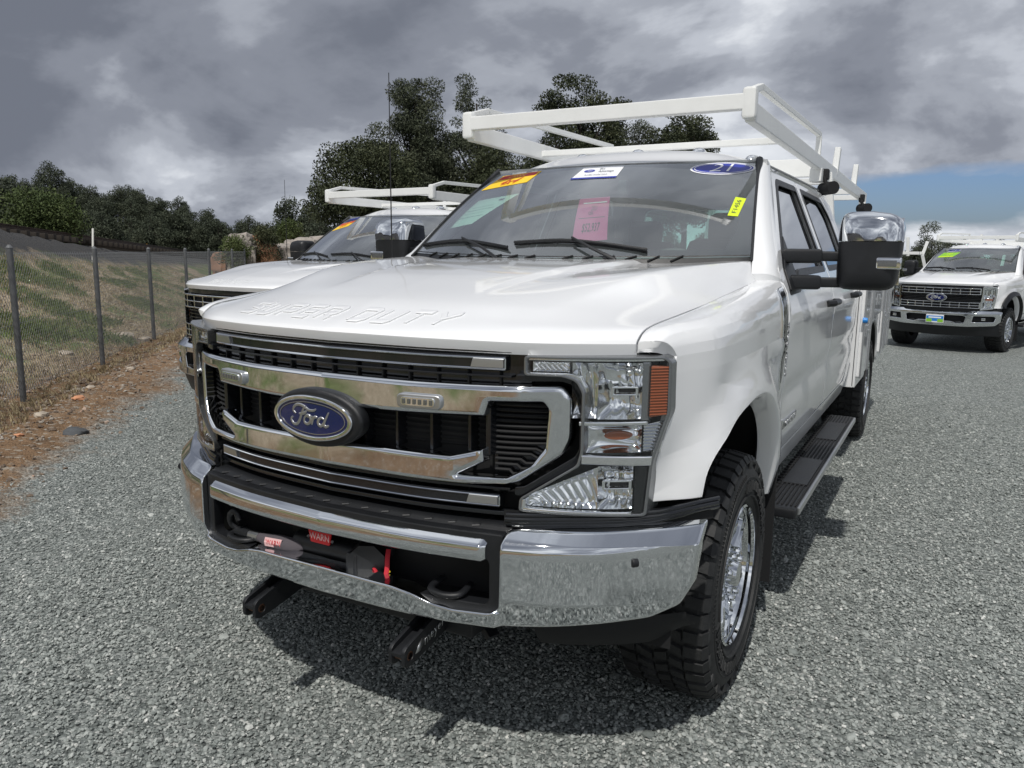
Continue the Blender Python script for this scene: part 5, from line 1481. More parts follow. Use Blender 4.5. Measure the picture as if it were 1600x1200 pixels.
def gn_scatter(name, pts, meshes, smin, smax, kind_label, cat, tilt=.7):
    n = len(pts); me = bpy.data.meshes.new(name); me.vertices.add(n); me.vertices.foreach_set('co', np.asarray(pts, dtype=np.float32).ravel())
    o = bpy.data.objects.new(name, me); col.objects.link(o)
    ng = bpy.data.node_groups.new(name, 'GeometryNodeTree')
    ng.interface.new_socket('Geometry', in_out='INPUT', socket_type='NodeSocketGeometry'); ng.interface.new_socket('Geometry', in_out='OUTPUT', socket_type='NodeSocketGeometry')
    N = ng.nodes; L = ng.links
    gi = N.new('NodeGroupInput'); go = N.new('NodeGroupOutput'); m2p = N.new('GeometryNodeMeshToPoints'); L.new(gi.outputs[0], m2p.inputs['Mesh'])
    ip = N.new('GeometryNodeInstanceOnPoints'); L.new(m2p.outputs[0], ip.inputs['Points'])
    jn = N.new('GeometryNodeGeometryToInstance')
    for k, mm in enumerate(meshes):
        so = bpy.data.objects.new(name+'_source', mm)
        oi = N.new('GeometryNodeObjectInfo'); oi.inputs['Object'].default_value = so; oi.inputs['As Instance'].default_value = False
        L.new(oi.outputs['Geometry'], jn.inputs[0])
    # each source as its own instance
    N.remove(jn); gj = N.new('GeometryNodeJoinGeometry')
    for nd in [q for q in N if q.bl_idname == 'GeometryNodeObjectInfo']:
        g2 = N.new('GeometryNodeGeometryToInstance'); L.new(nd.outputs['Geometry'], g2.inputs[0]); L.new(g2.outputs[0], gj.inputs[0])
    L.new(gj.outputs[0], ip.inputs['Instance']); ip.inputs['Pick Instance'].default_value = True
    rv = N.new('FunctionNodeRandomValue'); rv.data_type = 'FLOAT_VECTOR'; rv.inputs[0].default_value = (-tilt, -tilt, 0); rv.inputs[1].default_value = (tilt, tilt, 6.283)
    L.new(rv.outputs[0], ip.inputs['Rotation'])
    rs = N.new('FunctionNodeRandomValue'); rs.data_type = 'FLOAT'; rs.inputs[2].default_value = 0.0; rs.inputs[3].default_value = 1.0; rs.inputs['Seed'].default_value = 5
    pw = N.new('ShaderNodeMath'); pw.operation = 'POWER'; L.new(rs.outputs[1], pw.inputs[0]); pw.inputs[1].default_value = 2.2
    mr = N.new('ShaderNodeMapRange'); L.new(pw.outputs[0], mr.inputs[0]); mr.inputs[3].default_value = smin; mr.inputs[4].default_value = smax
    L.new(mr.outputs[0], ip.inputs['Scale']); L.new(ip.outputs[0], go.inputs[0])
    md = o.modifiers.new('scatter', 'NODES'); md.node_group = ng
    tag(o, kind_label, cat, kind='stuff'); return o
rng = np.random.default_rng(4)
def cone_pts(r0, r1, dens, half=R(56)):
    area = half*(r1*r1-r0*r0); n = int(area*dens); r = np.sqrt(rng.uniform(r0*r0, r1*r1, n)); a = rng.uniform(-half, half, n)-.47
    return CX+r*np.sin(a), CY+r*np.cos(a)
gx = []; gy = []
for r0, r1, dn_ in ((1.0, 4.2, 11000), (4.2, 6.5, 6500), (6.5, 9.5, 3000), (9.5, 14, 900)):
    a, b_ = cone_pts(r0, r1, dn_); gx.append(a); gy.append(b_)
gx = np.concatenate(gx); gy = np.concatenate(gy)
S_ = (gx-P1.x)*FN.x+(gy-P1.y)*FN.y+rng.normal(0, .25, len(gx))
keep = S_ < -1.15; gx = gx[keep]; gy = gy[keep]
def vhz(x, y):  # vectorised flat part
    def vss(a, b_, v): t_ = np.clip((v-a)/(b_-a), 0, 1); return t_*t_*(3-2*t_)
    return -.235*vss(6, 15, y)-.078*vss(-1.7, -2.7, x)*(1-vss(6, 15, y))*(1-vss(-2.0, -.6, (x-P1.x)*FN.x+(y-P1.y)*FN.y))
# note: vss with descending bounds
def vhz2(x, y):
    def f(a, b_, v):
        t_ = np.clip((v-a)/(b_-a), 0, 1); return t_*t_*(3-2*t_)
    s = (x-P1.x)*FN.x+(y-P1.y)*FN.y
    return -.235*f(6, 15, y)-.078*f(-1.7, -2.7, x)*(1-f(6, 15, y))*(1-f(-2.0, -.6, s))
pz = vhz2(gx, gy)+rng.uniform(-.002, .008, len(gx))
gn_scatter('gravel', np.stack([gx, gy, pz], 1), [stone_mesh('gravel_chip', k, .34+.08*k) for k in range(4)], .005, .0215, 'angular grey green gravel chips covering the lot', 'gravel')
a_, b2 = cone_pts(1.4, 8, 26); S2 = (a_-P1.x)*FN.x+(b2-P1.y)*FN.y; kp = S2 < -1.2; a_ = a_[kp]; b2 = b2[kp]
gn_scatter('larger_gravel', np.stack([a_, b2, vhz2(a_, b2)+.005], 1), [stone_mesh('gravel_cobble', 60+k, .42) for k in range(3)], .026, .055, 'scattered larger stones lying on the gravel', 'gravel', .35)
# chips and clods on the dirt verge and in the field
px_ = []; 
for k in range(17000):
    t_ = random.uniform(-5, 26)*random.random()**.3; s_ = random.triangular(-1.5, 3.0, -.4)
    x, y = from_ts(t_, s_); px_.append((x, y, hz(x, y)+.002))
gn_scatter('dirt_stones', np.array(px_), [stone_mesh('clod', 20+k, .6, 'dirtstone') for k in range(3)], .010, .060, 'small brown and pale stones strewn over the dirt verge and field', 'stones')
# rocks one can pick out
def rock(x, y, r, m, label, seed, flat=.6):
    rnd = random.Random(seed); bm = bmesh.new(); bmesh.ops.create_icosphere(bm, subdivisions=3, radius=r)
    off = Vector((rnd.random()*9, rnd.random()*9, rnd.random()*9))
    for v in bm.verts:
        n_ = v.co.normalized(); v.co *= 1+.35*noise.noise(n_*1.3+off)+.12*noise.noise(n_*4+off); v.co.z *= flat
    o = fin('rock', bm, m, None, 40); o.location = (x, y, hz(x, y)+r*flat*.35); tag(o, label, 'rock', 'rocks along the dirt verge'); return o
def bpz(u, v, z=0.0):
    d = f_+r2*((u-800)/FPX)-u2*((v-600)/FPX) if False else (r2.cross(-u2)*0+f_+r2*((u-800)/FPX)-u2*((v-600)/FPX))
    t_ = (z-CZ)/d.z; return CX+d.x*t_, CY+d.y*t_
for u, v, r, m, lb, sd_ in ((123, 628, .060, 'rockred', 'orange rock in the dirt verge, the larger of the two orange ones', 1), (121, 612, .055, 'rock', 'pale grey rock right above the orange rock in the dirt verge', 2), (64, 654, .06, 'rock', 'flat pale rock in the dirt, left of the orange rock', 3),
        (31, 684, .035, 'rockred', 'small flat orange stone near the gravel edge at far left', 4), (118, 675, .09, 'matte', 'dark flat slab lying where dirt meets gravel', 5), (193, 534, .15, 'rock', 'broad pale boulder behind the fence right of the second post', 6),
        (228, 532, .10, 'rock', 'pale boulder at the foot of the third fence post', 7), (103, 563, .10, 'rock', 'grey boulder half buried behind the fence between the first two posts', 8), (205, 580, .05, 'rock', 'light stone in the dirt below the third fence post', 9), (142, 606, .05, 'rock', 'brown stone right of the pale grey rock', 10)):
    x, y = bpz(u, v); rock(x, y, r, m if m != 'matte' else 'rockdark', lb, sd_, .45)

# ---- chain link fence ------------------------------------------------------
M['wire'] = simple('galvanised_wire', (.21, .22, .23), .5, .2)
M['galv'] = simple('galvanised_steel', (.12, .125, .13), .6, .2, var=.25, vscale=10)
fence = empty('chain_link_fence', (*from_ts(0, 0), 0)); tag(fence, 'grey chain link fence on steel posts along the dirt verge', 'fence')
def fadd(name, bm, m, sh=32):
    trans(bm, (-fence.location.x, -fence.location.y, 0)); return fin(name, bm, m, fence, sh)
posts = [-5.0, -2.5, 0, 2.5, 5.5, 8.1, 11.2, 14.4, 17.6, 21, 24.4, 28, 32, 36]
for t_ in posts:
    s_ = -.05-.04*math.sin(t_); x, y = from_ts(t_, s_); z = hz(x, y)
    fadd('fence_post', join([tube([(x, y, z-.15), (x+.006*math.sin(t_*3), y, 1.50)], .030, 10), tube([(x, y, 1.50), (x, y, 1.53)], [.034, .012], 10)]), 'galv', 60)
H_ = 1.46; mv = []; mf = []
def wire(p, q, r):
    d = (q-p).normalized(); a = d.cross(Vector((FN.x, FN.y, 0))).normalized()*r; b_ = d.cross(a).normalized()*r; n0 = len(mv)
    for c_ in (p, q):
        for k in range(3): mv.append(tuple(c_+a*math.cos(2.094*k)+b_*math.sin(2.094*k)))
    for k in range(3): mf.append((n0+k, n0+(k+1) % 3, n0+3+(k+1) % 3, n0+3+k))
stp = .062; t_ = -5.0
while t_ < 36:
    for dirn in (1, -1):
        nseg = 6; prev = None
        for k in range(nseg+1):
            zz = .02+(H_-.02)*k/nseg; tt = t_+dirn*(zz-.02)*.8; x, y = from_ts(tt, 0.0)
            x += FN.x*.012*math.sin(tt*1.3+zz); cur = Vector((x, y, zz+(hz(x, y) if k == 0 else 0)))
            if prev is not None: wire(prev, cur, .0022)
            prev = cur
    t_ += stp if t_ < 12 else stp*2.2
for zz in (.06, .75, 1.44):
    pv = None
    for k in range(60):
        tt = -5+k*.7; x, y = from_ts(tt, -.012); cur = Vector((x, y, zz+.01*math.sin(tt*2)))
        if pv is not None: wire(pv, cur, .0024)
        pv = cur
me = bpy.data.meshes.new('wire_mesh'); me.from_pydata([(v[0]-fence.location.x, v[1]-fence.location.y, v[2]) for v in mv], [], mf)
wm = fin_me('wire_mesh', me, 'wire', fence, 0); wm['kind'] = 'stuff'

# ---- railway on the bank -----------------------------------------------------
M['railsteel'] = simple('rusty_rail', (.045, .032, .026), .6, .4, var=.3, vscale=4)
M['tie'] = simple('railway_tie', (.035, .028, .022), .9, var=.3)
rt = empty('railway_track', (*from_ts(14, 6), rail_z(14))); tag(rt, 'railway track running along the top of the dark ballast bank', 'railway track')
for s_ in (5.25, 6.70):
    pts = [Vector((*from_ts(t_, s_), rail_z(t_)+.18))-rt.location for t_ in range(-14, 75, 3)]
    bm = bmesh.new(); rows = []
    for p in pts:
        nrm = Vector((FN.x, FN.y, 0)); rows.append([bm.verts.new(p+nrm*a+Vector((0, 0, c_))) for a, c_ in ((-.07, -.16), (-.02, -.13), (-.02, -.04), (-.036, -.03), (-.036, 0), (.036, 0), (.036, -.03), (.02, -.04), (.02, -.13), (.07, -.16))])
    for i in range(len(rows)-1):
        for k in range(9): bm.faces.new((rows[i][k], rows[i][k+1], rows[i+1][k+1], rows[i+1][k]))
    fin('rail', bm, 'railsteel', rt)
tie_me = None
for k in range(110):
    t_ = -10+k*.62
    if tie_me is None:
        o = fin('tie', box((0, 0, 0), (2.2, .22, .16), .01), 'tie', rt); tie_me = o.data
    else: o = bpy.data.objects.new('tie', tie_me); col.objects.link(o); o.parent = rt
    x, y = from_ts(t_, 5.98); o.location = Vector((x, y, rail_z(t_)-.045))-rt.location; o.rotation_euler = (0, 0, math.atan2(FN.y, FN.x))
M['stake'] = simple('orange_wood', (.62, .33, .07), .7, var=.2, vscale=20); M['postw'] = simple('white_marker', (.78, .77, .72), .6, var=.08)
def ray_to_s(u, v, s):
    """point on the vertical plane at offset s behind the fence"""
    d = f_+r2*((u-800)/FPX)-u2*((v-600)/FPX); n_ = Vector((FN.x, FN.y, 0)); o_ = Vector((P1.x, P1.y, 0))+n_*s
    t_ = (o_-Vector((CX, CY, CZ))).dot(n_)/d.dot(n_); return Vector((CX, CY, CZ))+d*t_
for k, (u, v0, v1, lb) in enumerate(((80, 361, 371, 'nearest orange tipped survey stake on the rail bank, by the big round bush'), (162, 372, 380, 'orange survey stake just right of the white marker post'), (230, 381, 390, 'orange survey stake above the third fence post'), (287, 388, 397, 'farthest orange survey stake, above the left truck hood'))):
    p = ray_to_s(u, v1, 7.4); q = ray_to_s(u, v0, 7.4); z0 = hz(p.x, p.y)
    o = fin('survey_stake', beam((p.x, p.y, z0-.05), (p.x, p.y, max(q.z, z0+.55)), .06, .04, .004, up=(0, 1, 0)), 'stake', None); tag(o, lb, 'stake', 'survey stakes on the rail bank')
p = ray_to_s(143.5, 391, 3.7); q = ray_to_s(145, 357, 3.7); z0 = hz(p.x, p.y)
o = fin('marker_post', beam((p.x, p.y, z0-.05), (q.x, q.y, q.z), .055, .03, .004, up=(0, 1, 0)), 'postw', None); tag(o, 'thin white marker post standing on the ballast bank above the fence', 'marker post')

# ---- vegetation ----------------------------------------------------------------
def leaf_mat(name, a, b_, c_):
    m, t, b = mat(name); pos = t.n('ShaderNodeNewGeometry').outputs['Position']
    n1_ = t.noise(pos, .8, 3, .6); n2_ = t.noise(pos, 14, 2, .5)
    cc = t.ramp(t.math('ADD', t.math('MULTIPLY', n1_, .5), t.math('MULTIPLY', n2_, .5)), [(.35, a), (.5, b_), (.66, c_)])
    t.put(b.inputs['Base Color'], cc); b.inputs['Roughness'].default_value = .65; b.inputs['Specular IOR Level'].default_value = .2
    return m
M['oakleaf'] = leaf_mat('dark_oak_leaves', (.026, .034, .020), (.048, .058, .030), (.085, .092, .045))
M['pineleaf'] = leaf_mat('grey_pine_needles', (.034, .042, .028), (.066, .078, .048), (.12, .125, .080))
M['bushleaf'] = leaf_mat('fresh_bush_leaves', (.036, .056, .018), (.066, .090, .030), (.11, .132, .05))
M['hillleaf'] = leaf_mat('hill_oak_leaves', (.034, .044, .030), (.056, .068, .044), (.088, .098, .062))
M['bark'] = simple('bark', (.055, .045, .038), .95, var=.3, vscale=12)
M['drygrass'] = leaf_mat('dry_grass', (.24, .19, .11), (.38, .31, .19), (.50, .43, .29))
M['greengrass'] = leaf_mat('green_grass', (.09, .125, .04), (.15, .20, .065), (.25, .27, .12))
def leaves_mesh(name, blobs, nleaf, size, m, seed, flatten=.8, needle=False):
    """blobs: (centre, radius) clumps; small folded quads spread through each clump"""
    r_n = np.random.default_rng(seed); W = np.array([b_[1]**2 for b_ in blobs]); W /= W.sum()
    idx = r_n.choice(len(blobs), nleaf, p=W); C = np.array([list(b_[0]) for b_ in blobs])[idx]; Rr = np.array([b_[1] for b_ in blobs])[idx]
    d = r_n.normal(size=(nleaf, 3)); d /= np.linalg.norm(d, axis=1)[:, None]
    rad = Rr*r_n.uniform(.15, 1.0, nleaf)**.5; p = C+d*rad[:, None]*np.array([1, 1, flatten])
    a = r_n.normal(size=(nleaf, 3)); a /= np.linalg.norm(a, axis=1)[:, None]; b2_ = np.cross(a, r_n.normal(size=(nleaf, 3))); b2_ /= np.linalg.norm(b2_, axis=1)[:, None]
    sz = size*r_n.uniform(.5, 1.3, nleaf)[:, None]; wq = .35 if needle else .6
    V = np.stack([p-a*sz*.5, p+b2_*sz*wq*.5, p+a*sz*.5, p-b2_*sz*wq*.5], 1).reshape(-1, 3)
    me = bpy.data.meshes.new(name); me.vertices.add(nleaf*4); me.vertices.foreach_set('co', V.astype(np.float32).ravel())
    me.loops.add(nleaf*4); me.loops.foreach_set('vertex_index', np.arange(nleaf*4, dtype=np.int32)); me.polygons.add(nleaf)
    me.polygons.foreach_set('loop_start', np.arange(0, nleaf*4, 4, dtype=np.int32)); me.polygons.foreach_set('loop_total', np.full(nleaf, 4, dtype=np.int32))
    me.update(); me.materials.append(M[m]); return me
def make_tree(name, x, y, label, group, h, lobes, nleaf, size, m, seed, trunk_r=.16, needle=False, nblob=60, z=None, cat='tree'):
    rnd = random.Random(seed); z = hz(x, y) if z is None else z; r0 = empty(name, (x, y, z)); tag(r0, label, cat, group)
    blobs = []; tips = []
    vol = [l_[3]*l_[4]*l_[5] for l_ in lobes]; tv = sum(vol)
    for l_, vv in zip(lobes, vol):
        lx, ly, lz, rx, ry, rz = l_
        for k in range(max(4, int(nblob*vv/tv))):
            while True:
                q = Vector((rnd.uniform(-1, 1), rnd.uniform(-1, 1), rnd.uniform(-1, 1)))
                if .35 < q.length < 1: break
            c_ = Vector((lx+q.x*rx, ly+q.y*ry, lz+q.z*rz)); blobs.append((c_, rnd.uniform(.34, .70)*min(rx, rz)**.75)); tips.append(c_)
    crown = fin_me('crown', leaves_mesh('crown', blobs, nleaf, size, m, seed, .75, needle), None, r0, 0)
    bms = [tube(smooth_path([(0, 0, -.3), (.05*h*.1, 0, h*.3), (-.04*h*.2, .03*h, h*.62), (0, 0, h*.88)], 4), [trunk_r*(1-.85*i/12) for i in range(13)], 8)]
    for k in range(16):
        tp = rnd.choice(tips); hb = min(tp.z*.75, h*rnd.uniform(.25, .75)); a = Vector((0, 0, hb)); mid = (a+tp)/2+Vector((rnd.uniform(-.2, .2), rnd.uniform(-.2, .2), rnd.uniform(-.25, .1)))
        bms.append(tube(smooth_path([a, mid, tp], 3), [trunk_r*.42*(1-.8*i/6) for i in range(7)], 5))
    fin('trunk', join(bms), 'bark', r0, 60); return r0
def at(u, D):
    """ground position at image column u and forward distance D"""
    fh = Vector((math.sin(YAW), math.cos(YAW))); rh = Vector((math.cos(YAW), -math.sin(YAW)))
    q = fh*D+rh*(D*(u-800)/FPX*1.0); return CX+q.x, CY+q.y
RH = Vector((math.cos(YAW), -math.sin(YAW), 0))
def lob(lat, z, rx, rz, fwd=0.0, ry=None):
    return (RH.x*lat, RH.y*lat+fwd, z, rx, ry or rx, rz)
G5 = 'tall trees behind the parked trucks'
D = 38; x, y = at(572, D); make_tree('oak_tree', x, y, 'low round oak standing left of the two tall pines, behind the left truck', G5, 5.0, [lob(0, 4.7, 2.2, 2.1), lob(-1.2, 3.7, 1.5, 1.4), lob(1.1, 4.0, 1.6, 1.8), lob(.3, 2.4, 1.6, 1.2)], 52000, .125, 'oakleaf', 11, .22, nblob=90)
D = 40; x, y = at(650, D); make_tree('pine_tree', x, y, 'tall pine with ragged grey green crown, left one of the tall pair', G5, 10.2, [lob(0, 9.5, 1.25, 1.2), lob(.2, 8.2, 1.6, 1.2), lob(-.7, 7.2, 1.5, 1.0), lob(-1.7, 6.5, .9, .8), lob(.9, 6.5, 1.4, 1.4), lob(0, 5.0, 1.6, 1.4), lob(.6, 3.3, 1.6, 1.5)], 64000, .14, 'pineleaf', 12, .24, True, 110)
D = 41; x, y = at(742, D); make_tree('pine_tree', x, y, 'tall pine with two tops, right one of the tall pair', G5, 10.4, [lob(-.4, 9.9, .9, 1.1), lob(.8, 9.0, .9, .9), lob(-.1, 8.0, 1.5, 1.1), lob(1.1, 7.4, .9, .7), lob(-.5, 6.2, 1.8, 1.6), lob(.6, 5.2, 1.6, 1.4), lob(0, 3.6, 2.0, 1.9)], 64000, .14, 'pineleaf', 13, .24, True, 110)
D = 39; x, y = at(800, D); make_tree('oak_tree', x, y, 'dense dark oak low between the pines and the round topped oak', G5, 6.0, [lob(0, 5.2, 2.2, 1.7), lob(-1.0, 3.6, 1.9, 1.8), lob(1.6, 4.8, 1.6, 1.7)], 44000, .125, 'oakleaf', 14, .2, nblob=80)
D = 38; x, y = at(897, D); make_tree('oak_tree', x, y, 'dark oak with broad rounded crown above the truck rack', G5, 9.3, [lob(0, 8.6, 1.3, 1.5), lob(-1.3, 8.0, 1.2, 1.1), lob(1.2, 8.1, 1.3, 1.2), lob(0, 7.0, 2.4, 1.2), lob(1.2, 5.6, 2.2, 1.6), lob(-.8, 4.6, 2.2, 1.8)], 76000, .12, 'oakleaf', 15, .26, nblob=120)
D = 42; x, y = at(1005, D); make_tree('pine_tree', x, y, 'shorter pale green tree between the round topped oak and the dark block tree', G5, 7.6, [lob(0, 7.6, 1.2, 1.3), lob(-.8, 6.4, 1.3, 1.2), lob(.8, 6.0, 1.4, 1.4), lob(0, 4.8, 1.4, 1.4)], 40000, .13, 'pineleaf', 16, .18, True, 70)
D = 41; x, y = at(1060, D); make_tree('oak_tree', x, y, 'dark square topped tree, rightmost of the group behind the rack', G5, 8.2, [lob(-.1, 7.9, 1.2, 1.1), lob(.5, 7.6, 1.0, 1.1), lob(.4, 6.4, 1.3, 1.3), lob(-.6, 6.4, 1.4, 1.4), lob(0, 4.8, 1.8, 1.6)], 56000, .12, 'oakleaf', 17, .2, nblob=90)
# left: shrub behind the bank and a darker tree at the frame edge
D = 25; x, y = at(80, D); make_tree('round_bush', x, y, 'big round yellow green bush behind the railway bank', None, 2.6, [lob(0, 2.45, 1.0, .95), lob(-.35, 1.7, .9, .9), lob(.35, 1.7, .9, .9)], 30000, .085, 'bushleaf', 21, .12, nblob=130, cat='bush', z=-.1)
D = 38; x, y = at(8, D); make_tree('oak_tree', x, y, 'dark grey green tree at the left edge behind the round bush', None, 5.6, [lob(0, 4.6, 1.3, 1.3), lob(-1.0, 3.9, 1.5, 1.3), lob(.4, 2.6, 1.6, 1.6), lob(-1, 1.5, 1.6, 1.6)], 24000, .14, 'hillleaf', 22, .2, nblob=120, z=-.7)
# two slender trees at the right
D = 46; x, y = at(1443, D); make_tree('tall_tree', x, y, 'thin airy tree left of the far right truck roof', 'slender trees beyond the lot', 3.4, [lob(-.15, 3.0, .55, .65), lob(.1, 2.2, .75, .6), lob(-.2, 1.4, .6, .6)], 5200, .11, 'pineleaf', 31, .09, True, 40)
D = 47; x, y = at(1461, D); make_tree('tall_tree', x, y, 'thin tree right beside the airy one, shorter, over the far truck', 'slender trees beyond the lot', 2.9, [lob(0, 2.7, .38, .5), lob(.05, 1.9, .5, .6), lob(0, 1.1, .5, .5)], 4200, .11, 'pineleaf', 32, .08, True, 30)
# wooded hill: individual crowns, three shapes shared
protos = []
for k, (lb, hh) in enumerate((('a', 6.0), ('b', 5.2), ('c', 6.8))):
    lobes = [lob(0, hh*.72, 1.5, 1.4), lob(-.9, hh*.55, 1.4, 1.2), lob(1.0, hh*.5, 1.5, 1.3), lob(0, hh*.35, 1.8, 1.3)]
    protos.append(make_tree('hill_oak', -60-6*k, 60, 'oak', 'oaks on the wooded hill', hh, lobes, 11000, .19, 'hillleaf', 40+k, .18, nblob=90))
rh_ = random.Random(5); made = []; ORD = ['first', 'second', 'third', 'fourth', 'fifth', 'sixth', 'seventh', 'eighth', 'ninth', 'tenth', 'eleventh', 'twelfth', 'thirteenth', 'last']
def place(pr, x, y, s, first, lb):
    o = pr if first else copy_tree(pr, None)
    o.parent = None; o.location = (x, y, hz(x, y)-.2); o.scale = (s, s, s*rh_.uniform(.9, 1.12)); o.rotation_euler = (0, 0, rh_.uniform(0, 6.28)); o['label'] = lb
    return o
cnt = 0; used = [False]*3
for D, n_, u0, u1, sc in ((46, 12, -60, 470, .50), (56, 14, -80, 500, .56), (68, 16, -80, 520, .64), (82, 18, -80, 540, .76), (98, 20, -80, 560, .86), (116, 22, -80, 580, .95)):
    for k in range(n_):
        u = u0+(u1-u0)*(k+rh_.uniform(.15, .85))/n_; x, y = at(u, D*rh_.uniform(.95, 1.05)); kk = cnt % 3
        ordn = ['first', 'second', 'third', 'fourth', 'fifth', 'sixth', 'seventh', 'eighth', 'ninth', 'tenth', 'eleventh', 'twelfth', 'thirteenth', 'fourteenth', 'fifteenth', 'sixteenth', 'seventeenth', 'eighteenth', 'nineteenth', 'twentieth', 'rightmost but one', 'rightmost'][k]
        row = {46: 'front row of the wooded hill', 56: 'second row of the wooded hill', 68: 'middle of the wooded hill', 82: 'upper slope of the wooded hill', 98: 'below the crest of the wooded hill', 116: 'on the crest of the wooded hill'}[D]
        lb = ('dark rounded oak in the '+row if D < 80 else 'dark rounded oak '+('on the ' if D == 82 else '')+row)+', '+ordn+('' if 'right' in ordn else ' from the left')
        s_ = sc*rh_.uniform(.75, 1.15)*(1.10-.25*max(0, u)/600)
        place(protos[kk], x, y, s_, not used[kk], lb).update_tag(); used[kk] = True; cnt += 1
        col.objects[-1] if False else None
# single trees at the end of the ridge behind the left truck
for u, D, s_, lb in ((487, 70, .95, 'small oak with flat crown at the low end of the ridge'), (502, 64, .8, 'little oak right above the left truck roof edge'), (515, 70, .85, 'tiny oak farthest right on the ridge beside the left truck rack'), (463, 72, 1.0, 'oak with pointed crown near the low end of the ridge')):
    x, y = at(u, D); place(protos[rh_.randrange(3)], x, y, s_, False, lb)
# far right band of bushes beyond the lot
for k in range(14):
    u = 1385+k*20; D = 58+4*math.sin(k*2.3); x, y = at(u, D); o = place(protos[k % 3], x, y, .44+.06*math.sin(k*1.7), False, 'dark green bush in the row beyond the far right truck, '+ORD[k]+' from the left'); o['group'] = 'bushes beyond the lot'; o['category'] = 'bush'; o.name = 'hedge_bush'
for k in range(14):
    u = 560+k*60; D = 62+5*math.sin(k*1.9); x, y = at(u, D); o = place(protos[k % 3], x, y, .65+.1*math.sin(k*1.3), False, 'dark low tree in the line behind the parked trucks, '+ORD[k]+' from the left'); o['group'] = 'low trees behind the lot'
# rocky cut with shrubs behind the left truck
M['cut'] = simple('orange_earth', (.36, .19, .11), .95, bump=1, bscale=12, var=.4, vscale=2.5)
M['cutrock'] = simple('pale_cut_rock', (.30, .27, .24), .95, bump=1, bscale=14, var=.45, vscale=3)
def outcrop(u, D, z, wdt, hgt, m, lb, seed, boxy=.0):
    x, y = at(u, D); bm = bmesh.new(); bmesh.ops.create_icosphere(bm, subdivisions=4, radius=1)
    off = Vector((seed*1.7, seed*.9, seed*2.3))
    for v in bm.verts:
        n_ = v.co.copy(); e = .55
        v.co = Vector((math.copysign(abs(n_.x)**e, n_.x), math.copysign(abs(n_.y)**e, n_.y), math.copysign(abs(n_.z)**e, n_.z)))
        v.co *= 1+.22*noise.noise(n_*1.6+off)+.14*noise.noise(n_*4.2+off)+.06*noise.noise(n_*9+off)
        v.co = Vector((v.co.x*wdt/2, v.co.y*wdt/2, v.co.z*hgt/2))
    o = fin('rock_outcrop', bm, m, None, 35); o.location = (x, y, z); o.rotation_euler = (0, 0, -YAW); tag(o, lb, 'rock outcrop', 'rocky cut behind the left truck'); return o
outcrop(383, 26, 1.25, .95, 1.5, 'cutrock', 'grey blocky outcrop at the left end of the rocky cut', 1)
outcrop(404, 26.4, 1.2, .75, 1.6, 'cut', 'orange earth face in the middle of the rocky cut', 2)
outcrop(425, 26.2, 1.0, .6, 1.3, 'cut', 'rust brown rock just right of the orange face', 3)
outcrop(447, 27, 1.1, 1.0, 1.2, 'cutrock', 'pale jumbled rocks right of the rust brown rock', 4)
outcrop(480, 28, 1.2, 1.3, 1.3, 'cutrock', 'pale rocks beside the left truck mirror', 5)
outcrop(508, 29, 1.3, 1.3, 1.4, 'cutrock', 'pale rock at the right end of the rocky cut', 6)
outcrop(347, 26, 1.0, .5, .8, 'cut', 'small tan rock low at the far left of the cut', 7)
bk = []
def bank(u, v):
    uu = 330+220*u; x, y = at(uu, 29+5*v); z = 1.2*ss(0, .25, u)*(1-.2*ss(.8, 1, u))*(.55+.45*ss(0, .6, v))*1.45+noise.noise(Vector((u*9, v*5, 1)))*.12
    return (x, y, z-.02)
o = fin('earth_bank', grid(60, 14, bank), 'cut', None, 0); tag(o, 'dry earth bank behind the rocky cut', 'bank', kind='structure')
for u, D, z0, hh, lb, sd_ in ((417, 26.0, 1.0, 1.25, 'dark green shrub growing over the orange earth face', 51), (368, 25, .8, 1.1, 'green shrub left of the grey blocky outcrop', 52), (455, 30, 1.5, 1.1, 'small green shrub on the dry bank behind the cut', 53), (433, 31, 1.6, .7, 'little bush on top of the cut', 54)):
    x, y = at(u, D); make_tree('shrub', x, y, lb, 'shrubs at the rocky cut', hh, [lob(0, hh*.6, .36*hh/1.0, .45*hh)], 5200, .06, 'bushleaf' if sd_ != 51 else 'oakleaf', sd_, .04, nblob=26, z=z0, cat='shrub')
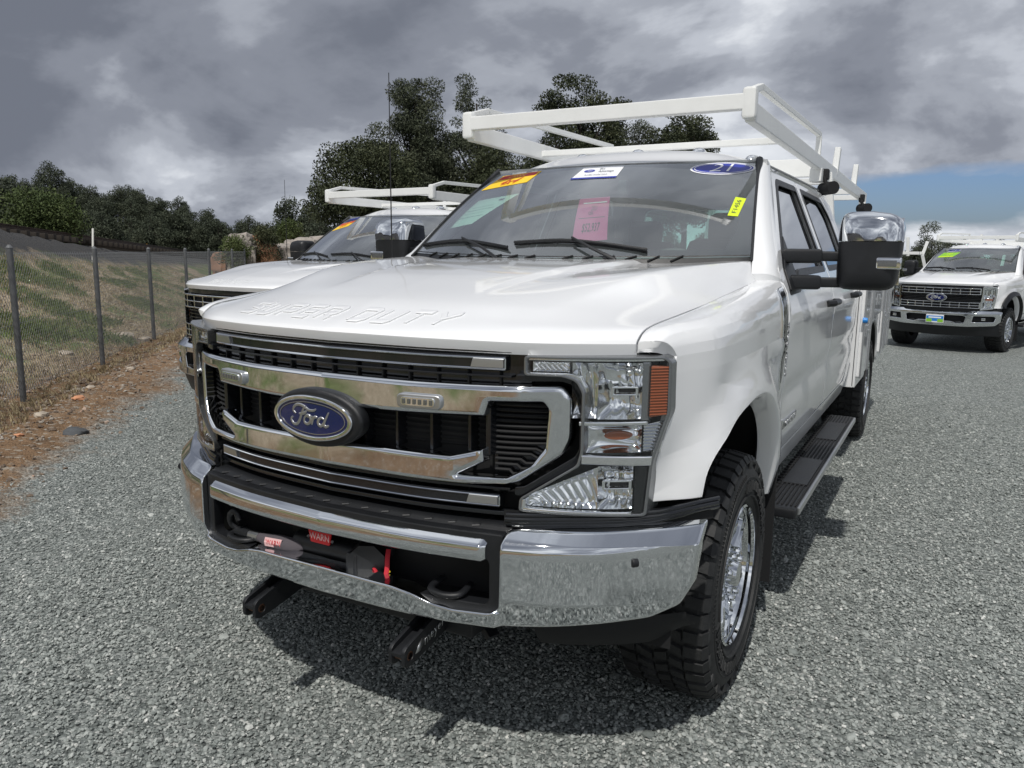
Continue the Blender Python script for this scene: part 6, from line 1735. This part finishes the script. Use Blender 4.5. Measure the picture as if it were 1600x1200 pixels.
# grass: tufts on the field and the bank
def blades(name, n_, m, fn, hmin, hmax, seed, label):
    r_n = random.Random(seed); V = []; F = []
    for k in range(n_):
        pt = fn(r_n)
        if pt is None: continue
        x, y, dens = pt; z = hz(x, y); nb = 7
        for j in range(nb):
            a = r_n.uniform(0, 6.28); h_ = r_n.uniform(hmin, hmax)*dens; ln = r_n.uniform(.2, .7)*h_; wv = .006; ox = r_n.gauss(0, .03); oy = r_n.gauss(0, .03); i0 = len(V)
            ca, sa = math.cos(a), math.sin(a)
            V += [(x+ox-sa*wv, y+oy+ca*wv, z), (x+ox+sa*wv, y+oy-ca*wv, z), (x+ox+ca*ln*.4, y+oy+sa*ln*.4, z+h_*.65), (x+ox+ca*ln, y+oy+sa*ln, z+h_)]
            F += [(i0, i0+1, i0+2), (i0+2, i0+1, i0+3)] if False else [(i0, i0+1, i0+2), (i0, i0+2, i0+3)]
    me = bpy.data.meshes.new(name); me.from_pydata(V, [], F); o = fin_me(name, me, m, None, 0); tag(o, label, 'grass', kind='stuff'); return o
def field_pt(r_n):
    t_ = r_n.uniform(-4, 22); s_ = r_n.uniform(.05, 3.4); x, y = from_ts(t_, s_)
    n_ = noise.noise(Vector((x*.75, y*.75, 5)))+.35*noise.noise(Vector((x*2.4, y*2.4, 8)))
    if n_ < .12+(.25 if s_ < .8 else 0): return None
    return x, y, .55+min(.8, n_)
blades('green_grass', 16000, 'greengrass', field_pt, .05, .15, 3, 'patches of fresh green grass on the slope behind the fence')
def dry_pt(r_n):
    t_ = r_n.uniform(-4, 24); s_ = r_n.uniform(-.5, 3.6); x, y = from_ts(t_, s_); return x, y, r_n.uniform(.4, 1)
blades('dry_grass', 9000, 'drygrass', dry_pt, .03, .12, 4, 'thin dry straw coloured grass scattered behind the fence')
# white rack frame of a hidden vehicle between the front truck mirror and the far truck
fr = empty('rack_frame', (*at(1420, 19), 1.0)); tag(fr, 'white tube rack frame showing between the front truck mirror and the far truck', 'rack frame')
bx, by = at(1420, 19)
def rp(lat, z): return (RH.x*lat, RH.y*lat, z-1.0)
for name, a, b_ in (('crossbar', rp(-.9, 1.62), rp(.14, 1.62)), ('upright', rp(-.04, 1.55), rp(.0, 1.9)) if False else ('upright', rp(.14, 1.55), rp(.24, 1.90)), ('upright', rp(-.20, 1.55), rp(-.24, 2.0)), ('leg', rp(.14, 1.60), rp(.42, .70))):
    fin(name, beam(a, b_, .07, .07, .008, up=(0, 1, 0) if name != 'crossbar' else (0, 0, 1)), 'rackw', fr)
# ---- antennas for the other trucks
for t_ in trucks:
    fin('antenna', tube([(-.905, 1.50, 1.40), (-.912, 1.505, 1.9), (-.918, 1.51, 2.30)], [.004, .003, .002], 6), 'matte', t_)
scene.render.engine = 'CYCLES'
